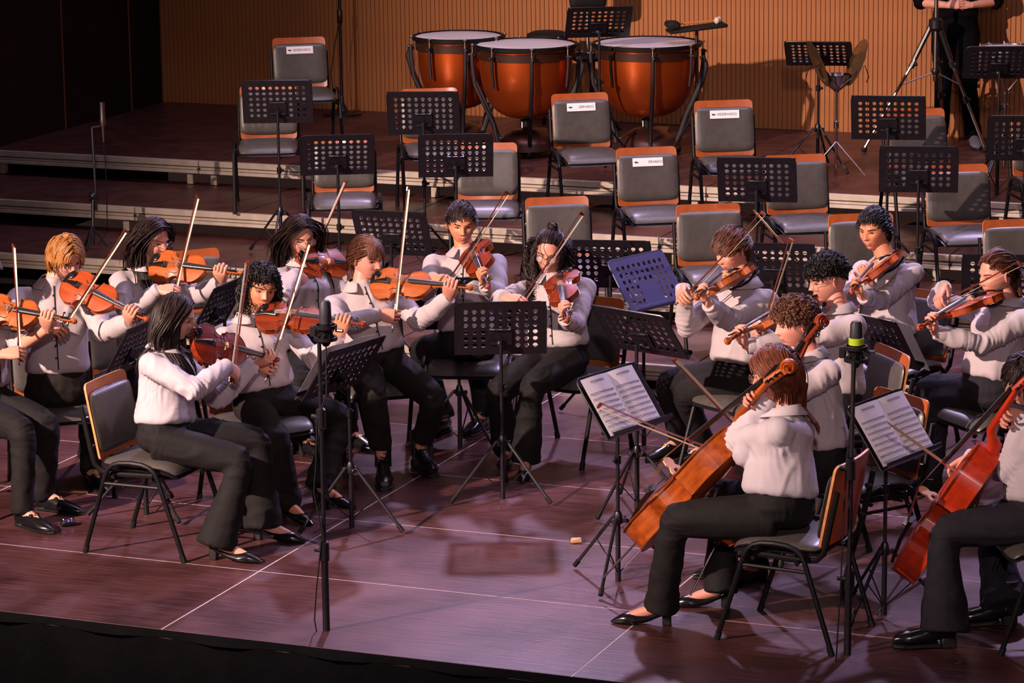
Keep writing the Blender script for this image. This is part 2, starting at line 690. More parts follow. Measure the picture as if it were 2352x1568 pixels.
def make_chair_kit():
    kit = []
    BT = Matrix.Translation((0, -.205, .465)) @ Matrix.Rotation(math.radians(11), 4, 'X')
    kit.append(('seat_shell', padgrid(.425, .43, .022, 0, roll=.03).mesh('seat_shell', M_black), None, T(0, .015, .432)))
    kit.append(('seat_pad', padgrid(.42, .425, .045, .010, roll=.034).mesh('seat_pad', M_vinyl), None, T(0, .018, .456)))
    kit.append(('backrest', boardgrid(.405, .385, .012, .016, r=.03).mesh('backrest', [M_ply, M_plyedge], True, 30), None, BT))
    pad = padgrid(.412, .305, .034, .006, curve=.014)
    kit.append(('back_pad', pad.mesh('back_pad', M_vinyl), 2, T(0, .014, .184) @ Matrix.Rotation(math.radians(-90), 4, 'X')))
    for sx in (-1, 1):
        for h in (1, -1):
            m = MB()
            m.tube(arch(sx * .243, h), .0125, 8)
            kit.append(('leg', m.mesh('leg', M_blacksat), None, None))
            li = len(kit) - 1
            m = MB()
            m.tube([(sx * .243, h * .2765, .0), (sx * .243, h * .265, .035)], .0155, 8)
            kit.append(('rubber_foot', m.mesh('rubber_foot', M_rubber), li, None))
        m = MB()
        m.tube([(sx * .243, .158, .365), (sx * .243, -.158, .365)], .009, 8)
        kit.append(('side_bar', m.mesh('side_bar', M_blacksat), None, None))
        m = MB()      # back upright: runs under the seat and turns up behind it
        m.tube([(sx * .205, .10, .412), (sx * .205, -.12, .405), (sx * .207, -.185, .415), (sx * .212, -.222, .45), (sx * .214, -.238, .52), (sx * .214, -.283, .735)], .011, 8, flat=(1, 1.25))
        kit.append(('upright', m.mesh('upright', M_blacksat), None, None))
        for zz in (.53, .67):
            m = MB()
            m.tube([(sx * .214, -.24 - (zz - .52) * .21, zz), (sx * .185, -.232 - (zz - .52) * .21, zz)], .012, 8)
            kit.append(('bolt', m.mesh('bolt', M_black), None, None))
    for yy in (.105, -.105):
        m = MB()
        m.tube([(-.243, yy, .40), (.243, yy, .40)], .010, 8)
        kit.append(('cross_bar', m.mesh('cross_bar', M_blacksat), None, None))
    m = MB()
    m.tube([(-.22, .10, .40), (.22, -.10, .385)], .007, 6)
    m.tube([(.22, .10, .40), (-.22, -.10, .385)], .007, 6)
    kit.append(('brace', m.mesh('brace', M_blacksat), None, None))
    return kit


CHAIR = make_chair_kit()


def chair(x, y, z, deg, label, group):
    f = facing(deg)
    r = thing('chair', label, 'chair', (x, y, z), yaw_of(f), group)
    spawn(CHAIR, r)
    return r


def chair_by_back(px, py, lev, deg, label, group):
    """chair whose top edge of the backrest is seen at a pixel"""
    p = onz(px, py, LV[lev] + .842)
    f = facing(deg)
    return chair(p.x + f.x * .28, p.y + f.y * .28, LV[lev], deg, label, group)


G4 = 'empty chairs on the risers'
CH = {}
for key, px, py, lev, dg, lab in (
        ('a', 685, 86, 4, 12, 'empty upholstered chair with a reserved sign, alone highest and farthest left on the risers'),
        ('b', 615, 196, 3, 3, 'empty upholstered chair on the third tier, partly behind the leftmost music stand'),
        ('c', 985, 203, 3, 8, 'empty upholstered chair in front of the leftmost kettledrum, behind a perforated stand'),
        ('d', 1330, 214, 3, 12, 'empty upholstered chair with a reserved sign partly lost in painted glare, in front of the middle kettledrum'),
        ('e', 1660, 230, 3, 8, 'empty upholstered chair with a reserved sign, right of the rightmost kettledrum'),
        ('f', 2100, 250, 3, 8, 'empty upholstered chair mostly hidden by stands below the standing person'),
        ('g', 788, 312, 2, 3, 'empty upholstered chair on the second tier farthest left, above the girl in red glasses'),
        ('h', 1118, 328, 2, 0, 'empty upholstered chair on the second tier behind the short-haired violin boy'),
        ('i', 1483, 338, 2, 10, 'empty upholstered chair on the second tier with a reserved sign'),
        ('j', 1825, 355, 2, 10, 'empty second-tier chair between a stand and the black-haired boy'),
        ('k', 2195, 378, 2, 8, 'empty upholstered chair on the second tier above the girl with braids'),
        ('l', 1278, 452, 1, 8, 'empty upholstered chair on the lowest tier behind the girl with a hair bun'),
        ('m', 1625, 468, 1, 8, 'empty upholstered chair on the lowest tier behind the left-facing viola boy'),
        ('n', 1975, 490, 1, 8, 'empty upholstered chair on the lowest tier behind the black-haired boy'),
        ('o', 2330, 503, 1, 8, 'empty upholstered chair on the lowest tier at the right picture edge')):
    CH[key] = chair_by_back(px, py, lev, dg, lab, G4)
chair_by_back(2440, 395, 2, 8, 'empty upholstered chair on the second tier cut by the right picture edge', G4)
chair_by_back(2390, 268, 3, 8, 'empty upholstered chair on the third tier cut by the right picture edge', G4)


# paper signs on the chair backs
def text_mesh(body, size, material):
    c = bpy.data.curves.new('lettering', 'FONT')
    c.body = body
    c.size = size
    c.align_x = 'LEFT'
    c.align_y = 'CENTER'
    c.extrude = .0004
    c.resolution_u = 2
    o = bpy.data.objects.new('lettering', c)
    COL.objects.link(o)
    bpy.context.view_layer.update()
    dg = bpy.context.evaluated_depsgraph_get()
    me = bpy.data.meshes.new_from_object(o.evaluated_get(dg))
    bpy.data.objects.remove(o, do_unlink=True)
    me.materials.clear()
    me.materials.append(material)
    return me


RES = text_mesh('RESERVADO', .0245, M_inkd)
RES_T = text_mesh('SERVADO', .0245, M_inkd)
RES_U = text_mesh('ERVADO', .0245, M_inkd)


def bird():
    m = MB()
    pts = [(0, .004), (.008, .009), (.012, .003), (.018, .010), (.022, .002), (.034, .006), (.024, -.004), (.015, -.003), (.010, -.006)]
    m.prism(pts, Matrix.Identity(4), .0006)
    return m.mesh('bird_mark', M_inkd, False)


BIRD = bird()


def sign(key, label, me, tx, glare=False):
    c = CH[key]
    M = c.matrix_basis.copy() if False else Matrix.LocRotScale(c.location, c.rotation_euler, None)
    # sheet lies on the front of the back pad near its top
    S = M @ Matrix.Translation((0, -.205, .465)) @ Matrix.Rotation(math.radians(11), 4, 'X') @ Matrix.Translation((.0, .0435, .285)) @ Matrix.Rotation(math.radians(90), 4, 'X') @ Matrix.Rotation(math.radians(180), 4, 'Y')
    t = thing('reserved_sign', label, 'sign', M=S, group='reserved signs taped to chair backs')
    m = MB()
    m.box((0, 0, 0), (.205, .056, .0016), .0003)
    m.build('paper', M_paper, t, False)
    link('lettering', me, t, T(tx, 0, .0011))
    link('bird_mark', BIRD, t, T(-.092, -.002, .0010))
    if glare:
        m = MB()
        m.prism([(-.062, -.012), (-.034, -.018), (-.022, .0), (-.032, .016), (-.056, .013)], Matrix.Translation((0, 0, .0013)), .0004)
        m.build('painted_glare', M_paper, t, False)  # paper-coloured patch painted in as glare over the first letters


sign('a', 'white reserved sign on the highest chair farthest left', RES, -.05)
sign('d', 'white reserved sign with its first letters hidden, on the chair before the middle kettledrum', RES_T, -.018, True)
sign('e', 'white reserved sign on the chair right of the kettledrums', RES, -.05)
sign('i', 'white reserved sign with a blank left part, on the second-tier chair', RES_U, .004, True)


# ------------------------------------------------------------------ music stands
DW, DH = .475, .325


def desk_mesh():
    """perforated desk plate in x/z, front at +y, holes cut out as real openings"""
    m = MB()
    nx, nz = 9, 6
    mx, mz = .034, .036
    th = .0025
    cw, chh = (DW - 2 * mx) / nx, (DH - 2 * mz) / nz
    r = .0138
    N = 8

    def quad(x0, z0, x1, z1):
        vs = [(x0, th, z0), (x1, th, z0), (x1, th, z1), (x0, th, z1), (x0, -th, z0), (x1, -th, z0), (x1, -th, z1), (x0, -th, z1)]
        m.add(vs, [(0, 3, 2, 1), (4, 5, 6, 7)])
    for i in range(nx):
        for k in range(nz):
            x0, z0 = -DW / 2 + mx + i * cw, mz + k * chh
            cx, cz = x0 + cw / 2, z0 + chh / 2
            if 3 <= i <= 5 and k <= 2:
                quad(x0, z0, x0 + cw, z0 + chh)
                continue
            sq, ci = [], []
            for a in range(N):
                an = 2 * math.pi * (a + .5) / N
                ci.append((cx + r * math.cos(an), cz + r * math.sin(an)))
                s = 1 / max(abs(math.cos(an)), abs(math.sin(an)))
                sq.append((cx + cw / 2 * min(1, max(-1, s * math.cos(an))), cz + chh / 2 * min(1, max(-1, s * math.sin(an)))))
            # push the square ring to real corners
            sq = [(cx + math.copysign(cw / 2, x - cx) if abs(abs(x - cx) - cw / 2) < cw * .02 else x, z) for x, z in sq]
            cs = [(x0 + cw, z0 + chh), (x0, z0 + chh), (x0, z0), (x0 + cw, z0)]
            vs = []
            for y in (th, -th):
                vs += [(x, y, z) for x, z in sq] + [(x, y, z) for x, z in ci] + [(x, y, z) for x, z in cs]
            o = 2 * N + 4
            fs = []
            for a in range(N):
                b = (a + 1) % N
                fs.append((a, N + a, N + b, b))
                fs.append((o + a, o + b, o + N + b, o + N + a))
                fs.append((N + a, o + N + a, o + N + b, N + b))
            for c, (a, b) in enumerate(((0, 1), (2, 3), (4, 5), (6, 7))):
                fs.append((a, b, 2 * N + c))
                fs.append((o + a, o + 2 * N + c, o + b))
            m.add(vs, fs)
    quad(-DW / 2, 0, DW / 2, mz)
    quad(-DW / 2, DH - mz, DW / 2, DH)
    quad(-DW / 2, mz, -DW / 2 + mx, DH - mz)
    quad(DW / 2 - mx, mz, DW / 2, DH - mz)
    # rolled rim and the ledge that holds the sheets
    rim = [(-DW / 2, 0, 0), (-DW / 2, 0, DH - .03), (-DW / 2 + .009, 0, DH - .009), (-DW / 2 + .03, 0, DH), (DW / 2 - .03, 0, DH), (DW / 2 - .009, 0, DH - .009), (DW / 2, 0, DH - .03), (DW / 2, 0, 0)]
    m.tube(rim, .0042, 6)
    m.box((0, .022, .001), (DW + .004, .048, .004), .001)
    m.box((0, .046, .009), (DW + .004, .004, .018), .001)
    return m


DESK = desk_mesh().mesh('desk', M_black, True, 35)
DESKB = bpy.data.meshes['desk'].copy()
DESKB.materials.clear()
DESKB.materials.append(mat('lavender_lit_coat', '#3c3a66', .42, 0, .5, .1))  # lavender stage light painted into the colour of a black desk


def bracket():
    m = MB()
    m.box((0, -.008, .115), (.12, .008, .10), .002)
    m.tube([(-.05, -.02, .165), (.05, -.02, .165)], .004, 6)
    m.tube([(-.05, -.02, .165), (-.05, -.004, .165)], .004, 6)
    m.tube([(.05, -.02, .165), (.05, -.004, .165)], .004, 6)
    m.ball((0, -.03, .085), (.024, .02, .022), 10, 6)
    m.tube([(-.05, -.03, .085), (.05, -.03, .085)], .006, 8)
    return m.mesh('bracket', M_black)


BRK = bracket()
_m = MB()
_m.tube([(0, 0, .30), (0, 0, .02)], .0125, 10)
_m.tube([(0, 0, .06), (0, 0, .0)], .014, 10)
S_LOW = _m.mesh('lower_tube', M_black)
_m = MB()
_m.tube([(0, 0, 0), (0, 0, 1)], .0095, 10)
S_UP = _m.mesh('upper_tube', M_black)
_m = MB()
_m.lathe([(.014, -.03), (.022, -.028), (.024, -.005), (.018, .02), (.014, .03)], 12)
for a in range(3):
    q = a * 2 * math.pi / 3
    _m.box((.03 * math.cos(q), .03 * math.sin(q), -.012), (.03, .018, .022), .003, Matrix.Rotation(q, 3, 'Z'))
S_HUB = _m.mesh('hub', M_black)
_m = MB()
_m.tube([(.03, 0, .0), (.29, 0, -.285)], .0085, 8)
S_LEG = _m.mesh('leg', M_black)
_m = MB()
_m.tube([(.276, 0, -.270), (.302, 0, -.298)], .0125, 8)
S_TIP = _m.mesh('rubber_foot', M_rubber)
_m = MB()
_m.tube([(.15, 0, -.13), (.012, 0, -.265)], .0045, 6, flat=(1, .6))
S_BRC = _m.mesh('brace', M_black)
_m = MB()
_m.ball((.022, 0, 0), (.014, .011, .011), 8, 6)
_m.lathe([(.0125, -.022), (.0165, -.02), (.0165, .02), (.0125, .022)], 10)
S_KNOB = _m.mesh('clamp_knob', M_blacksat)
ZHUB = .315


def stand_at(p, z0, h, deg, tilt, label, legrot=20, blue=False, group='black perforated music stands'):
    f = facing(deg)
    root = thing('music_stand', label, 'music stand', (p.x, p.y, z0), yaw_of(f), group)
    lo = link('lower_tube', S_LOW, root)
    up = link('upper_tube', S_UP, root, Matrix.Translation((0, 0, .27)) @ Matrix.Diagonal((1, 1, h - .27 - .05, 1)))
    link('hub', S_HUB, root, T(0, 0, ZHUB))
    link('clamp_knob', S_KNOB, root, T(0, 0, .60))
    for a in range(3):
        R = T(0, 0, ZHUB) @ Matrix.Rotation(math.radians(legrot + a * 120), 4, 'Z')
        lg = link('leg', S_LEG, root, R)
        link('rubber_foot', S_TIP, lg)
        link('brace', S_BRC, root, R)
    # tilt > 0 leans the top of the desk away from the reader's side so that the front looks up
    D = Matrix.Translation((0, .03, h)) @ Matrix.Rotation(math.radians(tilt), 4, 'X') @ Matrix.Translation((0, 0, -DH * .47))
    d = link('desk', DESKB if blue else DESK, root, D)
    link('bracket', BRK, d)
    return root, Matrix.LocRotScale(V((p.x, p.y, z0)), root.rotation_euler, None) @ D


def stand(px, py, lev, h, deg, tilt, label, **kw):
    return stand_at(onz(px, py, LV[lev] + h), LV[lev], h, deg, tilt, label, **kw)


ST = {}
for key, px, py, lev, h, dg, tl, lr, lab in (
        (1, 637, 238, 2, 1.06, 180, 20, 20, 'music stand before the third-tier chair farthest left, its back to the viewer'),
        (2, 775, 360, 1, 1.06, 184, 30, 20, 'music stand above the girl in red glasses, before the leftmost second-tier chair'),
        (3, 972, 264, 2, 1.06, 178, 22, 40, 'music stand before the chair by the leftmost kettledrum'),
        (4, 1047, 362, 1, 1.06, 182, 24, 0, 'music stand directly above the short-haired violin boy'),
        (5, 898, 540, 0, .92, 162, 26, 0, 'dark music stand between the girl with bangs and the short-haired boy'),
        (6, 1376, 54, 4, 1.03, 186, 42, 30, 'music stand between the middle and right kettledrums'),
        (7, 1880, 126, 4, .84, 170, 52, 80, 'low tilted music stand before the clamped cymbals'),
        (8, 2040, 275, 2, 1.06, 170, 22, 0, 'music stand at the right before the camera tripod'),
        (9, 1738, 418, 1, 1.06, 171, 26, 0, 'music stand at the right above the left-facing viola boy'),
        (10, 2110, 394, 1, 1.09, 173, 22, 0, 'music stand above the black-haired boy, a row of holes glowing orange'),
        (11, 2355, 322, 2, 1.0, 174, 22, 0, 'music stand below the snare drum, cut by the right edge'),
        (12, 2296, 147, 4, .90, 176, 42, 0, 'dark music stand directly before the snare drum'),
        (13, 1402, 612, 0, .86, 171, 22, 75, 'music stand behind the girl with a hair bun, right of her hair'),
        (15, 1462, 768, 0, .93, 140, 38, 25, 'strongly tilted music stand left of the front cellist, holes showing pale'),
        (17, 1150, 760, 0, .90, 181, 22, 85, 'large music stand in the middle, before the girl with a hair bun'),
        (18, 1052, 702, 0, .80, 192, 20, 60, 'music stand behind the large middle one, before the short-haired boy'),
        (21, 2003, 785, 0, .80, 128, 32, 0, 'music stand with a white sheet edge below the black-haired boy'),
        (22, 1775, 622, 0, .93, 169, 20, 0, 'music stand behind the bow of the curly boy in glasses'),
        (23, 515, 705, 0, .88, 250, 30, 0, 'music stand seen edge-on behind the curly-haired violinist'),
        (24, 322, 800, 0, .88, 250, 30, 0, 'music stand seen edge-on behind the long-haired front violinist'),
        (25, 2310, 650, 0, .95, 172, 20, 0, 'dark music stand behind the head of the girl with braids')):
    ST[key] = stand(px, py, lev, h, dg, tl, lab, legrot=lr)
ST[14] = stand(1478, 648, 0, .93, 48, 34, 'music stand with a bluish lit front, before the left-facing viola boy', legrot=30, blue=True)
ST[16] = stand(1418, 922, 0, .88, 52, 36, 'music stand holding a white score at the feet of the front cellist', legrot=20)
ST[19] = stand(800, 850, 0, .82, 236, 34, 'music stand seen from its side beside the foreground microphone', legrot=35)
ST[20] = stand(2036, 988, 0, .87, 52, 36, 'music stand holding a pale two-page score before the right-edge cellist', legrot=0)


def score(key, label, pages, wid, shift_x=0., hh=.30, lift=.004, lines=True, dz=0.):
    M = ST[key][1]
    S = M @ Matrix.Translation((shift_x, lift + .004, .012 + dz))
    t = thing('sheet_music', label, 'sheet music', M=S, group='scores on music stands')
    for k in range(pages):
        x0 = -wid * pages / 2 + k * wid
        m = MB()
        n = 8
        P = []
        for j in range(2):
            for i in range(n + 1):
                u = i / n
                bow = .010 * math.sin(math.pi * u) * (1 if pages == 2 else .4) + .003
                P.append((x0 + wid * u, bow + (.0 if j == 0 else .002), hh * j))
        Q = [(x, y - .0012, z) for x, y, z in P]
        W = n + 1
        fs = []
        for i in range(n):
            fs.append((i, W + i, W + i + 1, i + 1))
            fs.append((2 * W + i, 2 * W + i + 1, 3 * W + i + 1, 3 * W + i))
        m.add(P + Q, fs)
        pg = m.build('page', M_paper, t)
        if lines:
            q = MB()
            rows = 9
            for r in range(rows):
                zc = hh * (.92 - .095 * r) - (.03 if r else .0)
                for i in range(n):
                    if i == 0 or i == n - 1:
                        ua, ub = (i + .45) / n if i == 0 else i / n, (i + 1) / n if i == 0 else (i + .6) / n
                    else:
                        ua, ub = i / n, (i + 1) / n
                    if r == 0 and not (2 <= i <= 5):
                        continue
                    g = lambda u: .010 * math.sin(math.pi * u) * (1 if pages == 2 else .4) + .0066
                    for l in range(2):
                        z0 = zc - l * .006 + rnd.uniform(-.001, .001)
                        q.add([(x0 + wid * ua, g(ua), z0), (x0 + wid * ub, g(ub), z0), (x0 + wid * ub, g(ub), z0 + .0026), (x0 + wid * ua, g(ua), z0 + .0026)], [(0, 3, 2, 1)])
            tag(q.build('staves', M_ink, pg, False), kind='stuff')


score(16, 'white two-page score on the stand by the front cellist', 2, .205, .015)
score(20, 'open two-page score tinted lilac, before the right-edge cellist', 2, .222, 0)
score(19, 'white score sheets on the stand beside the foreground microphone', 2, .225, .03, lines=False, hh=.33, lift=.056, dz=-.07)
score(21, 'white sheet edge on the stand below the black-haired boy', 2, .235, 0, lines=False, hh=.31, lift=.056, dz=-.07)


# ------------------------------------------------------------------ kettledrums
def timpani(px, py, R, H, label, rot=0.):
    p = onz(px, py, LV[4] + H)
    root = thing('kettledrum', label, 'kettledrum', (p.x, p.y, LV[4]), rot, 'kettledrums on the top tier')
    tilt = Matrix.Rotation(math.radians(0), 4, 'X')
    m = MB()
    D = .50
    prof = []
    for i in range(13):
        u = i / 12
        r = (R - .035) * math.sin(u * math.pi / 2) ** .62
        z = H - .09 - D * (1 - u ** 1.75) + .03 * (1 - u)
        prof.append((max(r, .001), z))
    prof.append((R - .034, H - .03))
    m.lathe(prof, 48)
    m.build('bowl', M_kettle, root)
    m = MB()
    m.lathe([(R - .036, H - .105), (R - .022, H - .105), (R - .020, H - .05), (R - .034, H - .046)], 48)
    m.build('bowl_band', mat('bronze_band', '#3b2218', .4, .4), root)
    m = MB()
    m.lathe([(.001, H - .004), (R * .5, H - .004), (R - .03, H - .006), (R - .012, H - .012)], 48)
    m.build('drum_head', M_drumhead, root)
    m = MB()
    m.lathe([(R - .014, H - .03), (R + .004, H - .03), (R + .006, H - .002), (R - .008, H + .002), (R - .014, H - .004)], 48)
    hoop = m.build('hoop', M_blacksat, root)
    for k in range(8):
        a = 2 * math.pi * (k + .5) / 8
        c, s = math.cos(a), math.sin(a)
        m = MB()
        path = [(c * (R + .018), s * (R + .018), H - .06), (c * (R + .016), s * (R + .016), H - .15), (c * (R - .0), s * (R - .0), H - .30), (c * (R - .08), s * (R - .08), H - .48), (c * (R - .14), s * (R - .14), .24), (c * (R - .17), s * (R - .17), .09)]
        m.tube(path, .016, 6, flat=(1, .7))
        if k % 2 == 0:
            m.build('strut', M_black, root)
        else:
            q = MB()
            q.tube(path[:3], .012, 6)
            q.build('strut', M_black, root)
        m = MB()
        m.tube([(c * (R + .014), s * (R + .014), H + .008), (c * (R + .014), s * (R + .014), H - .13)], .005, 6)
        m.box((c * (R + .012), s * (R + .012), H - .004), (.03, .03, .014), .003, Matrix.Rotation(a, 3, 'Z'))
        rd = m.build('tension_rod', M_steel, root)
        m = MB()
        m.tube([(c * (R + .0), s * (R + .0), H - .075), (c * (R + .045), s * (R + .045), H - .075)], .009, 8)
        m.build('rod_lug', M_steel, rd)
    # two long tilted side arms
    for sx in (-1, 1):
        m = MB()
        m.tube([(sx * (R + .02), .0, H - .09), (sx * (R + .05), .0, H - .16), (sx * (R + .02), 0, H - .28), (sx * (R - .10), 0, .30), (sx * (R - .17), 0, .10)], .022, 8, flat=(.6, 1))
        m.build('side_arm', M_black, root)
    m = MB()
    m.lathe([(.001, .20), (.10, .19), (.20, .13), (R - .17, .10), (R - .15, .05), (R - .19, .035), (.001, .035)], 32)
    m.build('base', mat('bronze_base', '#4a3028', .35, .6), root)
    m = MB()
    m.tube([(0, 0, .18), (0, 0, H - .56)], .03, 10)
    m.build('centre_shaft', M_blacksat, root)
    for k in range(4):
        a = 2 * math.pi * k / 4 + .4
        m = MB()
        m.tube([(math.cos(a) * .05, math.sin(a) * .05, .30), (math.cos(a) * .22, math.sin(a) * .22, H - .50)], .004, 6)
        m.build('spider_rod', M_steel, root)
        m = MB()
        x, y = math.cos(a) * (R - .17), math.sin(a) * (R - .17)
        m.tube([(x - .012, y, .032), (x + .012, y, .032)], .03, 12)
        m.build('caster', M_rubber, root)
    m = MB()
    f = facing(190)
    m.box((.0, .30, .10), (.11, .24, .018), .004, Matrix.Rotation(.35, 3, 'X'))
    m.build('pedal', M_steel, root)


timpani(1052, 80, .345, .86, 'leftmost and smallest copper kettledrum', .15)
timpani(1207, 99, .385, .84, 'middle copper kettledrum in front of its neighbours', .1)
timpani(1486, 96, .405, .84, 'rightmost and largest copper kettledrum', .05)

# drummer's stool and cloth behind the drums
p = CAM + ray(1258, 72) * ((9.75 - CAM.y) / ray(1258, 72).y)
SZ = p.z - LV[4] - .80
t = thing('drum_stool', 'black round stool seat showing behind the middle kettledrum', 'stool', (p.x, p.y, LV[4]))
m = MB()
m.lathe([(.001, .80 + SZ), (.12, .80 + SZ), (.165, .78 + SZ), (.17, .75 + SZ), (.14, .73 + SZ), (.001, .73 + SZ)], 28)
m.build('seat', M_rubber, t)
m = MB()
m.tube([(0, 0, .73 + SZ), (0, 0, .25)], .02, 10)
m.build('post', M_black, t)
for k in range(3):
    a = k * 2.094
    m = MB()
    m.tube([(0, 0, .38), (.26 * math.cos(a), .26 * math.sin(a), .012)], .012, 8)
    m.build('leg', M_black, t)
# high-backed stool right behind the stand
p = CAM + ray(1360, 10) * ((9.6 - CAM.y) / ray(1360, 10).y)
BZ = p.z - LV[4]
t = thing('padded_stool', 'tall black padded backrest rising behind the stand between the kettledrums', 'stool', (p.x, p.y, LV[4]), yaw_of(facing(10)))
m = MB()
padM = T(0, -.16, BZ + .12) @ Matrix.Rotation(math.radians(-90), 4, 'X')
link('backrest', padgrid(.30, .34, .05, .01).mesh('backrest', M_rubber), t, padM)
link('seat', padgrid(.36, .36, .06, .02).mesh('seat', M_rubber), t, T(0, 0, .62))
m.tube([(0, 0, .60), (0, 0, .25)], .022, 10)
m.build('post', M_black, t)
m = MB()
m.tube([(0, -.12, .60), (0, -.19, .70), (0, -.19, BZ + .1)], .013, 8)
m.build('back_strut', M_black, t)
for k in range(4):
    a = k * 1.571 + .5
    m = MB()
    m.tube([(0, 0, .34), (.28 * math.cos(a), .28 * math.sin(a), .012)], .012, 8)
    m.build('leg', M_black, t)

# mallet tray on its stand
p = onz(1590, 58, LV[4] + .98)
t = thing('mallet_tray', 'black padded mallet tray on a stand right of the kettledrums', 'tray', (p.x, p.y + .1, LV[4]), yaw_of(facing(0)) + .12)
m = MB()
m.box((0, 0, .95), (.44, .20, .025), .008, Matrix.Rotation(.10, 3, 'Y'))
m.box((.19, .05, .985), (.10, .16, .05), .015)
m.build('tray', M_rubber, t)
m = MB()
m.tube([(0, 0, .94), (0, 0, .1)], .012, 8)
m.build('pole', M_black, t)
for k in range(3):
    a = k * 2.094 + .4
    m = MB()
    m.tube([(0, 0, .34), (.25 * math.cos(a), .25 * math.sin(a), .012)], .010, 8)
    m.build('leg', M_black, t)
tw = V((p.x, p.y + .1, LV[4] + .99))
for k, lab in enumerate(('felt-headed mallet lying nearest on the tray', 'second felt-headed mallet lying on the tray behind the first')):
    t = thing('mallet', lab, 'mallet', (tw.x, tw.y - .04 + k * .05, tw.z), yaw_of(facing(0)) + math.pi + .10, 'mallets on the tray')
    m = MB()
    m.tube([(-.22, 0, -.01), (.16, 0, .012)], .006, 8)
    m.build('handle', mat('bamboo', '#a8642c', .5), t)
    m = MB()
    m.ball((.165, 0, .014), (.022, .026, .026), 12, 8)
    m.build('felt_head', M_mallet, t)

# tall pole at the wall
p = onz(828, 250, LV[4])
p.y = 10.08
t = thing('microphone_pole', 'tall thin black pole on a low round base against the back wall', 'stand', (p.x, p.y, LV[4]))
m = MB()
m.tube([(0, 0, .03), (0, 0, 2.3)], .014, 10)
m.build('pole', M_black, t)
m = MB()
m.lathe([(.16, 0), (.16, .012), (.05, .035), (.02, .10), (.014, .16)], 20)
m.build('base', M_black, t)
m = MB()
m.lathe([(.014, .75), (.022, .76), (.022, .86), (.014, .87)], 12)
m.build('clamp', M_black, t)
m = MB()
m.tube([(0, .02, .82), (-.04, -.02, .60), (-.07, -.05, .35), (-.05, -.04, .12), (-.06, -.10, .01)], .004, 6)
m.build('cable', M_rubber, t)

# crash cymbals clamped upright on a chrome stand
p = onz(1920, 400, LV[4])
t = thing('cymbal_stand', 'chrome tripod stand cradling two upright crash cymbals by the back wall', 'cymbal stand', (p.x, p.y, LV[4]), yaw_of(facing(10)))
m = MB()
m.tube([(0, 0, .02), (0, 0, .62)], .010, 10)
m.build('pole', M_chrome, t)
for z in (.36, .62):
    m = MB()
    m.lathe([(.010, z - .03), (.018, z - .025), (.018, z + .02), (.010, z + .025)], 10)
    m.build('clamp', M_chrome, t)
for k in range(3):
    a = k * 2.094 + .25
    m = MB()
    m.tube([(0, 0, .24), (.24 * math.cos(a), .24 * math.sin(a), .012)], .008, 8, flat=(1, .5))
    m.tube([(0, 0, .04), (.13 * math.cos(a), .13 * math.sin(a), .12)], .006, 6, flat=(1, .5))
    m.build('leg', M_chrome, t)
m = MB()
for s in (-1, 1):
    m.tube([(0, 0, .62), (s * .06, 0, .66), (s * .13, 0, .70), (s * .16, 0, .78)], .009, 8)
    m.tube([(0, .05, .62), (s * .05, .1, .68), (s * .12, .14, .76)], .006, 6)
m.lathe([(.02, .60), (.07, .64), (.10, .72), (.095, .72), (.06, .65), (.02, .61)], 20)
m.build('cradle', M_chrome, t)
for s in (-1, 1):
    R = T(s * .14, 0, .80) @ Matrix.Rotation(math.radians(s * -68), 4, 'Y')
    m = MB()
    pr = [(.001, .030), (.025, .028), (.042, .015), (.11, .008), (.175, .0), (.176, -.002), (.11, .005), (.042, .012), (.025, .025), (.001, .027)]
    m.lathe(pr, 40, R)
    cy = m.build('cymbal', M_brass, t)
    m = MB()
    q = R @ V((0, 0, .035))
    m.tube([q, q + V((s * .03, 0, -.03)), q + V((s * .10, 0, -.04)), q + V((s * .125, .01, -.12)), q + V((s * .11, 0, -.16))], .007, 6, flat=(1, .4))
    m.build('strap', M_leather, cy)

# snare drum on its stand, right edge
p = onz(2312, 108, LV[4] + .92)
t = thing('snare_drum', 'snare drum with bright chrome hoops at the upper right edge', 'drum', (p.x, p.y, LV[4] + .76))
m = MB()
m.lathe([(.176, .01), (.178, .02), (.178, .14), (.176, .15)], 40)
m.build('shell', M_screen, t)
m = MB()
m.lathe([(.001, .158), (.17, .158), (.182, .152)], 40)
m.build('drum_head', M_drumhead, t)
for z in (.0, .148):
    m = MB()
    m.lathe([(.178, z), (.19, z), (.192, z + .022), (.182, z + .022)], 40)
    m.build('hoop', M_chrome, t)
for k in range(10):
    a = 2 * math.pi * k / 10
    m = MB()
    m.tube([(.19 * math.cos(a), .19 * math.sin(a), .18), (.19 * math.cos(a), .19 * math.sin(a), -.01)], .005, 6)
    m.box((.186 * math.cos(a), .186 * math.sin(a), .085), (.02, .02, .05), .004, Matrix.Rotation(a, 3, 'Z'))
    m.build('lug', M_chrome, t)
t = thing('snare_stand', 'chrome basket stand under the snare drum', 'stand', (p.x, p.y, LV[4]))
for k in range(3):
    a = k * 2.094 + .3
    m = MB()
    m.tube([(.01 * math.cos(a), .01 * math.sin(a), .60), (.09 * math.cos(a), .09 * math.sin(a), .70), (.205 * math.cos(a), .205 * math.sin(a), .748), (.21 * math.cos(a), .21 * math.sin(a), .79)], .008, 6)
    m.build('basket_arm', M_chrome, t)
    m = MB()
    m.tube([(0, 0, .33), (.27 * math.cos(a), .27 * math.sin(a), .012)], .009, 6)
    m.build('leg', M_screen, t)
m = MB()
m.tube([(0, 0, .08), (0, 0, .62)], .013, 10)
m.build('pole', M_screen, t)
